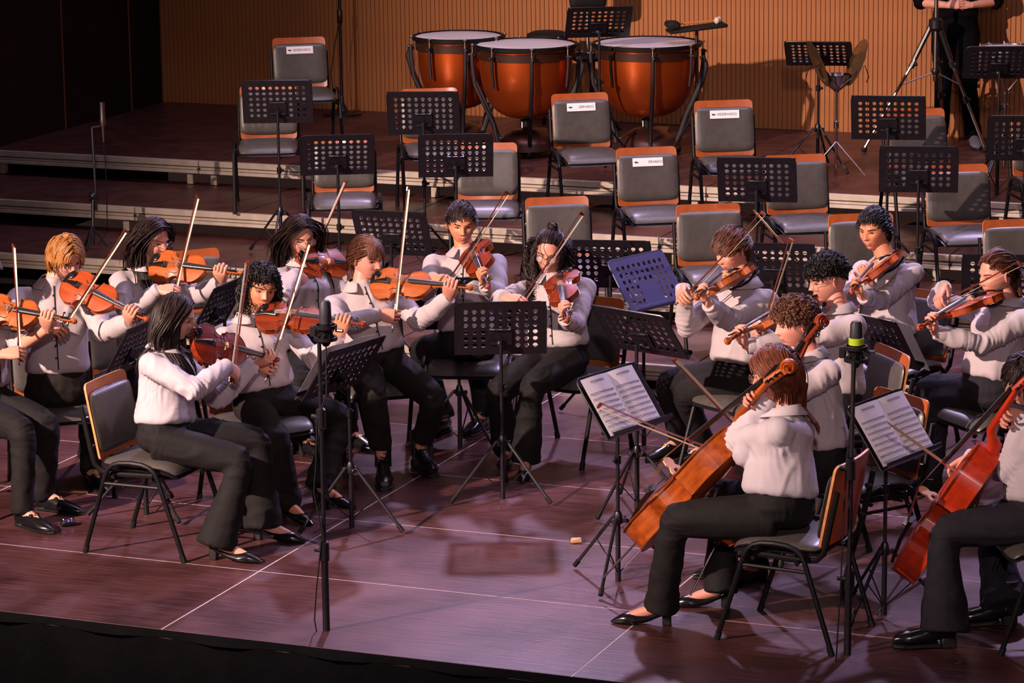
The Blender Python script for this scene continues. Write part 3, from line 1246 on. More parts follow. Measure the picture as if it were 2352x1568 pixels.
for z in (.50, .36, .60):
    m = MB()
    m.lathe([(.013, z - .02), (.024, z - .015), (.024, z + .015), (.013, z + .02)], 10)
    m.tube([(0, 0, z), (.06, -.02, z)], .007, 6)
    m.build('clamp', M_chrome, t)

# video tripod before the standing person
a0 = onz(1985, 350, LV[4])
a1 = onz(2262, 350, LV[4])
top = CAM + ray(2150, 52) * ((9.56 - CAM.y) / ray(2150, 52).y)
base = V((top.x, top.y, LV[4]))
t = thing('camera_tripod', 'large silver and black video tripod before the standing person', 'tripod', base)
H = top.z - LV[4]
m = MB()
m.tube([(0, 0, H * .55), (0, 0, H + .35)], .016, 10)
m.build('centre_column', M_steel, t)
m = MB()
m.lathe([(.03, H - .06), (.055, H - .04), (.055, H + .02), (.03, H + .04)], 16)
m.build('spider', M_black, t)
m = MB()
m.lathe([(.02, H * .60), (.028, H * .61), (.028, H * .64), (.02, H * .65)], 10)
m.build('brace_collar', M_black, t)
for k, fp in enumerate((a0, a1, onz(2168, 330, LV[4]))):
    d = V((fp.x - base.x, fp.y - base.y, 0))
    m = MB()
    m.tube([d * .05 + V((0, 0, H)), d * .30 + V((0, 0, H * .72))], .020, 8)
    lg = m.build('leg', M_black, t)
    m = MB()
    m.tube([d * .22 + V((0, 0, H * .79)), d + V((0, 0, .03))], .0115, 8)
    m.build('leg_tube', M_steel, lg)
    for u in (.30, .58):
        m = MB()
        q = d * u + V((0, 0, H * (1 - u) + .02 * u))
        q2 = d * (u + .05) + V((0, 0, H * (1 - u - .05) + .02 * u))
        m.tube([q, q2], .022, 8)
        m.ball((q + q2) / 2 + V((.025, 0, 0)), .015, 8, 6)
        m.build('leg_lock', M_black, lg)
    m = MB()
    m.ball(d + V((0, 0, .022)), (.024, .024, .02), 10, 6)
    m.build('foot', M_rubber, lg)
    m = MB()
    m.tube([V((0, 0, H * .62)), d * .50 + V((0, 0, H * .50 + .02))], .006, 6)
    m.build('spreader', M_steel, t)


# ------------------------------------------------------------------ microphones on stands
def shock_mic(root, c, s, band=None):
    m = MB()
    m.lathe([(.001, .075), (.018, .072), (.026, .06), (.028, .0), (.028, -.03)], 20, T(*c))
    g = m.build('grille', mat('mic_grille', '#2c2a31', .55, .3, .5, .2, 300), root)
    m = MB()
    m.lathe([(.028, -.03), (.030, -.032), (.030, -.09), (.022, -.12), (.012, -.135), (.001, -.135)], 20, T(*c))
    m.build('body', M_blacksat, root)
    m = MB()
    for z in (-.045, -.10):
        m.lathe([(.044, z - .008), (.052, z - .008), (.052, z + .008), (.044, z + .008), (.044, z - .008)], 24, T(*c))
    for k in range(8):
        a = k * math.pi / 4
        m.tube([V(c) + V((.048 * math.cos(a), .048 * math.sin(a), -.045)), V(c) + V((.029 * math.cos(a + .3), .029 * math.sin(a + .3), -.075)), V(c) + V((.048 * math.cos(a), .048 * math.sin(a), -.10))], .003, 5)
    m.box(V(c) + V((-.06, 0, -.072)), (.03, .02, .05), .004)
    m.tube([V(c) + V((.05, 0, -.06)), V(c) + V((.085, 0, -.06))], .008, 8)
    m.build('shock_mount', M_black, root)
    if band:
        m = MB()
        m.lathe([(.0295, -.034), (.0325, -.032), (.0325, -.004), (.0295, -.002)], 20, T(*c))
        m.build('lime_band', band, root)


PITZ = -1.3
d0 = depth(onz(753, 1568, -.25))
b = at(753, 1568, d0)
base = V((b.x, b.y, PITZ))
mic = at(765, 715, depth(b))
t = thing('microphone_stand', 'tall black microphone stand rising from the pit at left of centre, side-address microphone on top', 'microphone stand', base)
mz = mic.z - PITZ
m = MB()
m.tube([(0, 0, .05), (0, 0, mz - 1.02)], .0165, 12)
m.build('lower_tube', M_black, t)
m = MB()
m.tube([(0, 0, mz - 1.05), (0, 0, mz - .06)], .0095, 10)
m.build('upper_tube', M_black, t)
for zz in (mz - 1.03, mz - .415):
    m = MB()
    m.lathe([(.016, zz - .05), (.022, zz - .045), (.022, zz + .04), (.012, zz + .05)], 12)
    m.tube([(0, 0, zz), (-.04, -.02, zz + .01)], .011, 8)
    m.build('clamp', M_black, t)
m = MB()
m.lathe([(.25, 0), (.25, .02), (.05, .04), (.0165, .08)], 24)
m.build('base', M_black, t)
off = CRH * .03
shock_mic(t, (off.x, off.y, mz + .05), 1)
m = MB()
cv = [V((off.x, off.y, mz - .08)), V((off.x * 1.2, off.y * 1.2 - .02, mz - .30)), V((-.012, -.02, mz - .42)), V((-.02, -.02, mz - .60)), V((-.035, -.02, mz - .75)), V((.0, -.022, mz - .95)), V((-.03, -.03, mz - 1.2)), V((-.045, -.03, mz - 1.35)), V((-.02, -.03, mz - 1.5)), V((-.02, -.03, .3))]
m.tube(cv, .0035, 6)
m.build('cable', M_rubber, t)

d0 = depth(onz(1940, 1568, -.10))
b = at(1941, 1568, d0)
base = V((b.x, b.y, PITZ))
mic = at(1966, 800, depth(b) + .02)
t = thing('microphone_stand', 'tall black microphone stand at the right, its microphone ringed with a lime green band', 'microphone stand', base)
mz = mic.z - PITZ
dx = V((mic.x - base.x, mic.y - base.y, 0))
m = MB()
m.tube([(0, 0, .05), dx * .35 + V((0, 0, mz - 1.0))], .0165, 12)
m.build('lower_tube', M_black, t)
m = MB()
m.tube([dx * .35 + V((0, 0, mz - 1.03)), dx * .7 + V((0, 0, mz - .04))], .0105, 10)
m.build('upper_tube', M_black, t)
for zz in (mz - 1.0, mz - .50):
    m = MB()
    m.lathe([(.016, zz - .05), (.023, zz - .045), (.023, zz + .04), (.012, zz + .05)], 12, T(dx.x * .45, dx.y * .45, 0))
    m.tube([(dx.x * .45, dx.y * .45, zz), (dx.x * .45 - .05, dx.y * .45 - .02, zz + .01)], .012, 8)
    m.build('clamp', M_black, t)
m = MB()
m.lathe([(.25, 0), (.25, .02), (.05, .04), (.0165, .08)], 24)
m.build('base', M_black, t)
shock_mic(t, (dx.x, dx.y, mz + .05), 1, M_lime)
m = MB()
m.tube([V((dx.x, dx.y, mz - .08)), V((dx.x * .6 - .02, dx.y * .6 - .02, mz - .5)), V((-.02, -.02, mz - 1.0)), V((-.035, -.02, mz - 1.3)), V((-.06, -.02, mz - 1.6)), V((-.03, -.02, .2))], .0035, 6)
m.build('cable', M_rubber, t)

# thin microphone stand among the left risers
b = onz(214, 572, LV[2])
t = thing('microphone_stand', 'thin dark microphone stand on the left risers in the shadow', 'microphone stand', b)
dd = depth(b)
q1, q2, q3 = at(214, 450, dd) - b, at(211, 293, dd) - b, at(236, 290, dd) - b
m = MB()
m.tube([(0, 0, .03), q1], .0125, 10)
m.build('lower_tube', M_black, t)
m = MB()
m.tube([q1 + V((.02, 0, -.1)), q1 + V((.02, 0, .04)), q2], .010, 8)
m.build('boom', M_black, t)
m = MB()
m.ball(q1, (.03, .03, .03), 10, 8)
m.tube([q1 + V((-.03, 0, -.02)), q1 + V((.03, 0, .0))], .022, 8)
m.build('clamp', M_black, t)
m = MB()
m.tube([q2, q3 - V((.01, 0, 0))], .012, 8)
m.build('bar', M_black, t)
m = MB()
m.tube([q3, q3 + V((0, 0, .04)), q3 + V((0, 0, .06)), q3 + V((0, 0, .17))], [.020, .024, .020, .020], 12)
m.build('microphone', M_steel, t)
m = MB()
m.tube([q3, q3 + V((0, 0, -.05)), q3 + V((.002, 0, -.11))], [.012, .009, .007], 8)
m.build('plug', M_steel, t)
m = MB()
m.tube([q3 + V((.002, 0, -.1)), q3 + V((.012, 0, -.4)), q3 + V((.004, 0, -.75)), V((q3.x * .4, q3.y * .4, .02))], .0035, 6)
m.build('cable', M_rubber, t)
for k in range(3):
    a = k * 2.094 + .6
    m = MB()
    m.tube([(0, 0, .16), (.10 * math.cos(a), .10 * math.sin(a), .012)], .009, 8)
    m.build('leg', M_black, t)

# small things on the floor
p = onz(1324, 1246, 0)
t = thing('rosin_block', 'small tan rosin block lying on the floor left of the front score', 'rosin', (p.x, p.y, 0), .5)
m = MB()
m.box((0, 0, .011), (.055, .030, .020), .004)
m.build('block', mat('tan_block', '#b98a66', .6), t)
m = MB()
m.box((0, 0, .0225), (.045, .022, .003), .001)
m.build('top_face', mat('tan_block_top', '#cba583', .5), t)
p = onz(157, 1207, 0)
t = thing('foot_pedal', 'small black effects pedal with two chrome knobs and a violet light, by the loafers', 'pedal', (p.x, p.y, 0), .75)
m = MB()
m.box((0, 0, .014), (.075, .045, .022), .004)
m.build('case', M_blacksat, t)
for s in (-1, 1):
    m = MB()
    m.lathe([(.011, .024), (.011, .034), (.008, .04), (.001, .04)], 12, T(s * .022, 0, 0))
    m.build('knob', M_chrome, t)
m = MB()
m.ball((0, -.008, .027), (.006, .006, .004), 8, 6)
m.build('light', M_led, t)
p = onz(182, 1131, 0)
t = thing('paper_scrap', 'small tan scrap of card on the floor beside the blond boy\'s shoe', 'card', (p.x, p.y, 0), .3)
m = MB()
m.prism([(-.05, -.01), (.05, -.02), (.045, .012), (-.03, .02)], T(0, 0, .002), .004)
m.build('card', mat('tan_card', '#c48a5c', .7), t)


# ------------------------------------------------------------------ string instruments
def interp(xs, ys, x):
    return float(np.interp(x, xs, ys))


OUT_T = [0, .004, .012, .028, .052, .08, .108, .124, .134, .1375, .1395, .143, .150, .168, .188, .206, .215, .2195, .2225, .225, .232, .248, .268, .288, .312, .330, .343, .351, .3555]
OUT_W = [.0, .022, .044, .070, .091, .1035, .1015, .0965, .0985, .1000, .0960, .0800, .0690, .057, .0545, .059, .067, .0780, .0830, .0825, .0790, .0810, .0845, .0838, .0735, .058, .040, .024, .012]


def body_w(t):
    return interp(OUT_T, OUT_W, t)


def fiddle_kit(v, cello=False):
    """local axes: y from the tail button (0) to the scroll, z up from the belly, x across"""
    kit = []
    if cello:
        sx, sy, rib, arc = 2.12, 2.13, .118, .026
    else:
        sx, sy, rib, arc = 1.0, 1.0, .031, .0145
    L = .3555
    ts = sorted(set(OUT_T + [i * L / 26 for i in range(27)]))
    S = [-1, -.93, -.8, -.6, -.35, 0, .35, .6, .8, .93, 1]

    def topz(t, s):
        e = max(0., math.sin(math.pi * min(1, max(0, t / L)))) ** .5
        return arc * e * (math.cos(s * math.pi / 2) ** 1.1) if abs(s) < 1 else 0.
    m = MB()
    ns = len(S)
    vt, vb = [], []
    for t in ts:
        w = body_w(t) * sx
        for s in S:
            vt.append((s * w, t * sy, rib / 2 + topz(t, s) + (.0 if abs(s) < 1 else -.0)))
            vb.append((s * w, t * sy, -rib / 2 - topz(t, s) * .9))
    fs = []
    for i in range(len(ts) - 1):
        for j in range(ns - 1):
            a = i * ns + j
            fs.append((a, a + 1, a + ns + 1, a + ns))
    m.add(vt, fs)
    m.add(vb, [f[::-1] for f in fs])
    body = m.mesh('body', v, True, 50)
    kit.append(('body', body, None, None))
    # ribs set slightly in, plate edges stand proud
    m = MB()
    R = []
    for zz in (rib / 2, -rib / 2):
        loop = [((body_w(t) * sx - .003 * sx) * 1, t * sy, zz) for t in ts] + [(-(body_w(t) * sx - .003 * sx), t * sy, zz) for t in ts[::-1]]
        R.append(loop)
    m.rings(R, cap=False)
    kit.append(('ribs', m.mesh('ribs', v, True, 35), 0, None))
    m = MB()
    for zz in (rib / 2 + .0005, -rib / 2 - .0005):
        loop = [(body_w(t) * sx, t * sy, zz) for t in ts] + [(-body_w(t) * sx, t * sy, zz) for t in ts[::-1]]
        m.tube(loop + [loop[0]], .0019 * (1.6 if cello else 1), 5, cap=False)
    kit.append(('plate_edge', m.mesh('plate_edge', mat('edge_' + v.name, '#7a3a14', .35)), 0, None))
    # f holes
    for sg in (-1, 1):
        m = MB()
        P = []
        for i in range(13):
            u = -1 + i / 6
            x = sg * (.040 + .012 * -u + .007 * math.sin(u * 2.6))
            t = .165 - u * -.034
            s = x * sx / (body_w(t) * sx)
            P.append((x * sx, t * sy, rib / 2 + topz(t, s) + .0006))
        m.tube(P, [(.0026 + .0004) * (1.8 if cello else 1) if 1 < i < 11 else .0014 * (1.8 if cello else 1) for i in range(13)], 6, flat=(1, .35), ref=(1, 0, 0))
        for e, u in ((P[0], -1), (P[-1], 1)):
            m.ball(V(e) + V((-sg * u * .004 * sx, 0, 0)), (.0036 * (2 if cello else 1), .0036 * (2 if cello else 1), .001), 8, 4)
        kit.append(('f_hole', m.mesh('f_hole', M_ebony), 0, None))
    bz = rib / 2 + arc
    if cello:
        ybr, hbr, fb0, fb1, nut, tot = .19 * sy, .085, .275 * sy, 1.055, 1.06, 1.24
        nk0, bw = .755, .045
    else:
        ybr, hbr, fb0, fb1, nut, tot = .195, .031, .233, .4935, .494, .595
        nk0, bw = .352, .0205
    k = 2.0 if cello else 1.0
    # bridge with heart opening
    m = MB()
    w, h = bw, hbr
    pts = [(-w, 0), (-w * .98, h * .18), (-w * .55, h * .42), (-w * .80, h * .62), (-w * .62, h * .9), (0, h), (w * .62, h * .9), (w * .80, h * .62), (w * .55, h * .42), (w * .98, h * .18), (w, 0), (w * .5, 0), (w * .30, h * .22), (-w * .30, h * .22), (-w * .5, 0)]
    m.prism(pts, T(0, ybr + .002, bz - .002) @ Matrix.Rotation(math.radians(90), 4, 'X'), .004 * k)
    kit.append(('bridge', m.mesh('bridge', M_bridge, False), None, None))
    # tailpiece
    m = MB()
    yt0, yt1 = .008 * sy, .118 * sy
    m.tube([(0, yt0, rib / 2 + .010 * k), (0, yt0 + (yt1 - yt0) * .5, bz + .010 * k), (0, yt1, bz + .014 * k)], [(.007 * k, .004 * k), (.012 * k, .005 * k), (.021 * k, .006 * k)], 10, ref=(1, 0, 0))
    kit.append(('tailpiece', m.mesh('tailpiece', M_ebony), None, None))
    ti = len(kit) - 1
    m = MB()
    for i in range(4):
        x = (-.0135 + .009 * i) * k
        m.tube([(x, yt1 - .014 * k, bz + .018 * k), (x, yt1 - .014 * k, bz + .026 * k)], .0032 * k, 6)
    kit.append(('fine_tuner', m.mesh('fine_tuner', M_ebony if cello else M_chrome), ti, None))
    if not cello:
        m = MB()
        m.ball((-.048, .032, rib / 2 + .012), (.027, .020, .006), 14, 8)
        m.box((-.02, .012, rib / 2 + .006), (.06, .018, .012), .003)
        kit.append(('chin_rest', m.mesh('chin_rest', M_ebony), None, None))
        m = MB()
        m.tube([(-.03, -.002, rib / 2 + .004), (-.03, -.002, -rib / 2 - .004)], .0028, 6)
        m.tube([(-.012, -.002, rib / 2 + .004), (-.012, -.002, -rib / 2 - .004)], .0028, 6)
        kit.append(('chin_rest_clamp', m.mesh('chin_rest_clamp', M_chrome), len(kit) - 1, None))
        m = MB()
        m.tube([(-.085, .075, -rib / 2 - .012), (-.03, .060, -rib / 2 - .026), (.03, .055, -rib / 2 - .026), (.078, .075, -rib / 2 - .012)], .012, 8, flat=(1, .5))
        for xx in (-.085, .078):
            m.tube([(xx, .075, -rib / 2 - .016), (xx * 1.06, .075, rib / 2)], .0035, 6)
        kit.append(('shoulder_rest', m.mesh('shoulder_rest', M_rubber), None, None))
    else:
        m = MB()
        m.tube([(0, .0, 0), (0, -.02, 0)], .014, 10)
        m.tube([(0, 0, 0), (0, -.30, 0)], .005, 8)
        kit.append(('endpin', m.mesh('endpin', M_steel), None, None))
    # fingerboard
    zf0 = bz + hbr * .62
    zf1 = rib / 2 + .006 * k + (.006 if cello else 0)
    m = MB()
    m.tube([(0, fb0, zf0), (0, fb1, zf1)], [(.0205 * k * .8, .0055 * k), (.0118 * k * .9, .0052 * k)], 10, ref=(1, 0, 0))
    kit.append(('fingerboard', m.mesh('fingerboard', M_ebony), None, None))
    # neck and heel
    m = MB()
    m.tube([(0, nk0 - .012 * k, -.004 * k), (0, nk0 + .016 * k, -.002), (0, nk0 + .04 * k, zf1 - .014 * k), (0, fb1 + .004, zf1 - .010 * k), (0, fb1 + .02 * k, zf1 - .010 * k)], [(.013 * k, .020 * k), (.012 * k, .017 * k), (.0115 * k, .010 * k), (.0105 * k, .0085 * k), (.011 * k, .010 * k)], 10, ref=(1, 0, 0))
    kit.append(('neck', m.mesh('neck', v), None, None))
    # pegbox and scroll, bending back behind the board
    m = MB()
    zb = zf1 - .008 * k
    y0 = nut
    y1 = tot - .032 * k
    drop = -.014 * k
    m.tube([(0, y0, zb), (0, (y0 + y1) / 2, zb - .006 * k), (0, y1, zb + drop)], [(.0125 * k, .012 * k), (.0120 * k, .012 * k), (.0085 * k, .009 * k)], 10, ref=(1, 0, 0))
    P, Rr = [], []
    c = V((0, y1 + .010 * k, zb + drop - .001 * k))
    for i in range(34):
        a = math.radians(200 - i * 23)
        r = (.0175 - .0140 * i / 33) * k
        P.append(c + V((0, r * math.cos(a), r * math.sin(a))))
        q = (.0062 - .0030 * i / 33) * k
        Rr.append((q + (.0035 + .004 * i / 33) * k, q))
    m.tube(P, Rr, 8, ref=(1, 0, 0))
    m.tube([c + V((-.016 * k, 0, 0)), c + V((.016 * k, 0, 0))], .0042 * k, 10)
    kit.append(('scroll', m.mesh('scroll', v), None, None))
    si = len(kit) - 1
    m = MB()
    m.box((0, (y0 + y1) / 2 - .002, zb + .0085 * k), (.013 * k, (y1 - y0) * .8, .006 * k), .001)
    kit.append(('peg_slot', m.mesh('peg_slot', M_ebony), si, None))
    for i in range(4):
        yy = y0 + (y1 - y0) * (.16 + .22 * i)
        zz = zb - .002 * k - .010 * k * i / 4
        sg = 1 if i % 2 else -1
        m = MB()
        m.tube([(-sg * .014 * k, yy, zz), (sg * .026 * k, yy, zz)], .0030 * k, 8)
        m.ball((sg * .034 * k, yy, zz), (.009 * k, .0085 * k, .0035 * k), 8, 6)
        kit.append(('peg', m.mesh('peg', M_ebony), None, None))
    for i in range(4):
        x0 = (-.0165 + .011 * i) * k * .85
        xn = (-.0082 + .0055 * i) * k * .8
        m = MB()
        m.tube([(x0 * .8, yt1 - .01 * k, bz + .020 * k), (x0, ybr, bz + hbr + .0005), (xn, nut, zf1 + .0062 * k), (xn * .7, nut + .03 * k, zb)], .0006 * k + (.0003 if not cello else 0), 4)
        kit.append(('string', m.mesh('string', M_string), None, None))
    return kit


_kits = {}


def fiddle(varn, cello, label, cat, name, E, S, N, scale=1., group=None):
    """tail end E, scroll end S, belly normal hint N"""
    key = (varn, cello)
    if key not in _kits:
        _kits[key] = fiddle_kit(VARN[varn], cello)
    y = (S - E).normalized()
    z = (N - y * N.dot(y)).normalized()
    x = y.cross(z)
    M = Matrix(((x.x, y.x, z.x, E.x), (x.y, y.y, z.y, E.y), (x.z, y.z, z.z, E.z), (0, 0, 0, 1))) @ Matrix.Diagonal((scale, scale, scale, 1))
    r = thing(name, label, cat, M=M, group=group)
    spawn(_kits[key], r)
    return M


def bow_kit(cello):
    L = .73 if not cello else .71
    k = 1.25 if cello else 1.
    kit = []
    m = MB()
    m.tube([(0, L * i / 12, .010 - .012 * math.sin(math.pi * i / 12) * .9) for i in range(13)], [.0045 * k] * 6 + [.0042 * k - .00025 * i for i in range(7)], 8)
    kit.append(('stick', m.mesh('stick', M_stick), None, None))
    m = MB()
    m.box((0, .045, -.010), (.011 * k, .045, .024), .003)
    kit.append(('frog', m.mesh('frog', M_ebony), None, None))
    m = MB()
    m.lathe([(.0045 * k, 0), (.0048 * k, .012), (.0045 * k, .014)], 8, T(0, -.012, .010) @ Matrix.Rotation(math.radians(-90), 4, 'X'))
    kit.append(('screw', m.mesh('screw', M_chrome), None, None))
    m = MB()
    m.add([(-.0035, L - .018, .012), (.0035, L - .018, .012), (.0035, L + .002, .010), (-.0035, L + .002, .010), (-.0035, L - .006, -.018), (.0035, L - .006, -.018), (.0035, L + .006, -.020), (-.0035, L + .006, -.020)],
          [(0, 1, 2, 3), (4, 7, 6, 5), (0, 4, 5, 1), (1, 5, 6, 2), (2, 6, 7, 3), (3, 7, 4, 0)])
    kit.append(('tip', m.mesh('tip', M_stick, False), None, None))
    m = MB()
    m.box((0, (L + .06) / 2, -.0185), (.0105 * k, L - .07, .0016), .0003)
    kit.append(('bow_hair', m.mesh('bow_hair', M_hairbow, False), None, None))
    m = MB()
    m.tube([(0, .075, .009), (0, .12, .006)], .0052 * k, 8)
    kit.append(('grip', m.mesh('grip', M_chrome), None, None))
    return kit


BOWV, BOWC = bow_kit(False), bow_kit(True)


def bow(F, P, hair_dir, label, cello=False, group='bows'):
    """frog end F, tip P, hair looks towards hair_dir"""
    y = (P - F).normalized()
    z = -(hair_dir - y * hair_dir.dot(y)).normalized()
    x = y.cross(z)
    sc = (P - F).length / (.71 if cello else .73)
    M = Matrix(((x.x, y.x, z.x, F.x), (x.y, y.y, z.y, F.y), (x.z, y.z, z.z, F.z), (0, 0, 0, 1))) @ Matrix.Diagonal((1, sc, 1, 1))
    r = thing('cello_bow' if cello else 'violin_bow', label, 'bow', M=M, group=group)
    spawn(BOWC if cello else BOWV, r)


# ------------------------------------------------------------------ people
def remesh(mb, voxel, smooth=6, fac=.5):
    me = bpy.data.meshes.new('tmp')
    me.from_pydata(mb.v, [], mb.f)
    o = bpy.data.objects.new('tmp', me)
    COL.objects.link(o)
    md = o.modifiers.new('r', 'REMESH')
    md.mode = 'VOXEL'
    md.voxel_size = voxel
    sm = o.modifiers.new('s', 'SMOOTH')
    sm.factor = fac
    sm.iterations = smooth
    dg = bpy.context.evaluated_depsgraph_get()
    ev = o.evaluated_get(dg)
    out = bpy.data.meshes.new_from_object(ev)
    bpy.data.objects.remove(o, do_unlink=True)
    bpy.data.meshes.remove(me)
    n = len(out.vertices)
    co = np.empty(n * 3)
    out.vertices.foreach_get('co', co)
    no = np.empty(n * 3)
    out.vertices.foreach_get('normal', no)
    fs = [tuple(p.vertices) for p in out.polygons]
    bpy.data.meshes.remove(out)
    return co.reshape(-1, 3), no.reshape(-1, 3), fs


def folds(co, no, centers, amp, seed, ax=(0, 0, 1)):
    """cloth folds drawn out along ax; centers = [(point, radius, axis)] where folds bunch up across an axis"""
    out = co.copy()
    ax = np.array(ax)
    q = co - np.outer(co @ ax, ax) * .80
    for i in range(len(co)):
        p = co[i]
        x, y, z = q[i]
        wv = noise.noise((x * 7 + seed, y * 7, z * 7)) * .35
        d = amp * 1.1 * noise.noise((x * 10 + seed + wv, y * 10 + wv, z * 10))
        r = 1 - abs(noise.noise((x * 12 + seed + wv * 2, y * 12 - wv, z * 12 + 3))) * 2.6
        if r > 0:
            d += amp * .8 * r * r * (3 - 2 * r)
        for c, rr, a2 in centers:
            w3 = (p[0] - c[0], p[1] - c[1], p[2] - c[2])
            dd = math.sqrt(w3[0] * w3[0] + w3[1] * w3[1] + w3[2] * w3[2])
            if dd < rr:
                t = w3[0] * a2[0] + w3[1] * a2[1] + w3[2] * a2[2]
                w = min(1., 1.6 * (1 - dd / rr))
                sn = math.sin(t * 120 + 4.5 * noise.noise((p[0] * 9 + seed, p[1] * 9, p[2] * 9)))
                k = .5 + .5 * noise.noise((p[0] * 14, p[1] * 14 + seed, p[2] * 14))
                d += amp * .85 * w * k * (1 - 2 * abs(sn))
        out[i] = p + no[i] * d
    return out


def mesh_np(name, co, fs, mats, base, smooth=True):
    me = bpy.data.meshes.new(name)
    me.from_pydata([tuple(p) for p in (co - np.array(base))], [], fs)
    me.materials.append(mats)
    if smooth:
        me.polygons.foreach_set('use_smooth', [True] * len(me.polygons))
    me.update()
    return me


# ---- head
HL, HA = 60, 84        # rings, segments
_lat = [math.pi * i / HL for i in range(HL + 1)]
_lon = []
for j in range(HA):
    u = j / HA
    a = 2 * math.pi * u
    _lon.append(a - .42 * math.sin(a) * 1.0)     # denser at the face (a = 0)


def gs(v, s):
    return math.exp(-(v / s) ** 2)


def head_point(b, a, fem=0.):
    dx, dy, dz = math.sin(b) * math.sin(a), math.sin(b) * math.cos(a), math.cos(b)
    x, y, z = .0735 * dx, .097 * dy, .114 * dz
    fr = max(0., dy)
    lo = max(0., -dz)
    x *= 1 - (.26 + .05 * fem) * lo ** 1.6
    if dz > 0:
        x *= 1 - .05 * dz * fr
    if dy < 0:
        y *= 1 - .42 * lo ** 1.3
        y *= 1.04
    else:
        y *= 1 - .07 * fr ** 6
        y += .010 * lo ** 2 * (1 - .5 * lo)
    if dy > -.1:
        w = min(1., (dy + .1) * 3)
        ax = abs(x)
        # nose
        if z < .022:
            pr = (.022 - z) / .052 if z > -.030 else max(0., 1 - (-.030 - z) / .011)
            y += w * .0235 * max(0., min(1, pr)) ** 1.15 * gs(x, .0085 + .004 * max(0, min(1, pr)))
        y += w * .0065 * gs(ax - .0125, .0065) * gs(z + .031, .008)
        y -= w * .0105 * gs(ax - .031, .0165) * gs(z - .001, .012)
        y += w * .0045 * gs(ax - .030, .024) * gs(z - .022, .008)
        y += w * .0050 * gs(ax - .046, .020) * gs(z + .026, .020)
        y += w * .0068 * gs(x, .0205) * gs(z + .0575, .0052)
        y += w * .0072 * gs(x, .0185) * gs(z + .0690, .0062)
        y -= w * .0050 * gs(x, .0235) * gs(z + .0630, .0024)
        y -= w * .0045 * gs(x, .022) * gs(z + .0810, .0065)
        y += w * .0090 * gs(x, .020) * gs(z + .0985, .014)
    return V((x, y, z))


def face_y(x, z, fem=0.):
    """front surface of the head at x, z by search over the grid angles"""
    best = None
    b, a = math.pi / 2, 0.
    for it in range(40):
        p = head_point(b, a, fem)
        b += (p.z - z) * 6
        a += (x - p.x) * 8
        b = min(2.9, max(.25, b))
    return head_point(b, a, fem).y


def add_head(mb, M, fem, gaze=0., lid=0.):
    base = len(mb.v)
    pts, fs, mi = [], [], []
    for b in _lat:
        for a in _lon:
            pts.append(head_point(b, a, fem))
    for i in range(HL):
        for j in range(HA):
            j2 = (j + 1) % HA
            f = (i * HA + j, (i + 1) * HA + j, (i + 1) * HA + j2, i * HA + j2)
            c = (pts[f[0]] + pts[f[1]] + pts[f[2]] + pts[f[3]]) / 4
            lip = 0
            if c.y > .05 and abs(c.x) < .0245:
                zu = -.0535 + .0 * abs(c.x)
                hw = math.sqrt(max(0, 1 - (c.x / .0245) ** 2))
                if -.063 - .0115 * hw < c.z < -.063 + .0090 * hw - (.0015 if abs(c.x) < .004 else 0):
                    lip = 1
            fs.append(f)
            mi.append(lip)
    k = len(mb.v)
    mb.v += [tuple(M @ p) for p in pts]
    mb.f += [tuple(i + k for i in f) for f in fs]
    mb.m += mi
    R = M.to_3x3()
    for s in (-1, 1):
        ex = .0315 * s
        ey = face_y(ex, .001, fem)
        op = .0058 * (1 - lid)
        tiltM = Matrix.Rotation(s * -.35, 3, 'Z')
        mb.ball(M @ V((ex, ey - .0022, .0005)), (.0140, .0058, op), 12, 8, 2, R @ tiltM)
        gx = ex + gaze * .0045
        mb.ball(M @ V((gx, ey + .0026 - abs(gaze) * .0004, .0003)), (.0054, .0028, min(.0054, op * 1.0)), 10, 6, 3, R @ tiltM)
        # lash line, lid crease and brow
        P = []
        for i in range(7):
            u = -1 + i / 3
            x = ex + u * .0155
            z = .0008 + op * 1.08 * (1 - u * u)
            P.append(M @ V((x, face_y(x, z, fem) + .0012 + (.0026 - lid * .001) * (1 - u * u), z)))
        mb.tube(P, [.0005, .0012, .0016, .0017, .0016, .0013, .0006], 5, m=3)
        P = []
        for i in range(7):
            u = -1 + i / 3
            x = ex + s * .002 + u * .0205
            z = .0195 + .0045 * (1 - (u * s - .3) ** 2) - .001
            P.append(M @ V((x, face_y(x, z, fem) + .0012, z)))
        rr = [.0018, .0030, .0034, .0033, .0030, .0024, .0010]
        mb.tube(P, rr if s > 0 else rr, 5, m=4, flat=(1, .8))
        # nostril
        mb.ball(M @ V((s * .0062, face_y(s * .0062, -.036, fem) - .0006, -.0365)), (.0032, .003, .0020), 6, 4, 3, R)
        # ear
        ec = V((s * .0745, -.010, -.008))
        E3 = R @ Matrix.Rotation(s * -.38, 3, 'Z') @ Matrix.Rotation(-.16, 3, 'X')
        mb.ball(M @ ec, (.0055, .0165, .0285), 10, 8, 0, E3)
        P = []
        for i in range(11):
            a = math.radians(-70 + i * 29)
            P.append(M @ (ec + Matrix.Rotation(s * -.38, 3, 'Z') @ Matrix.Rotation(-.16, 3, 'X') @ V((s * .0055, -.0165 * math.cos(a) * (1 if i > 1 else .7) * 1.0, .0285 * math.sin(a)))))
        mb.tube(P, [.003, .0036, .004, .0042, .0042, .0042, .0042, .004, .0038, .0034, .0026], 6, m=0)
    # mouth line
    P = []
    for i in range(9):
        x = -.0225 + .045 * i / 8
        P.append(M @ V((x, face_y(x, -.0632, fem) + .0004, -.0632 - .0012 * (abs(x) / .0225) ** 2)))
    mb.tube(P, [.0004] + [.0009] * 7 + [.0004], 5, m=3)


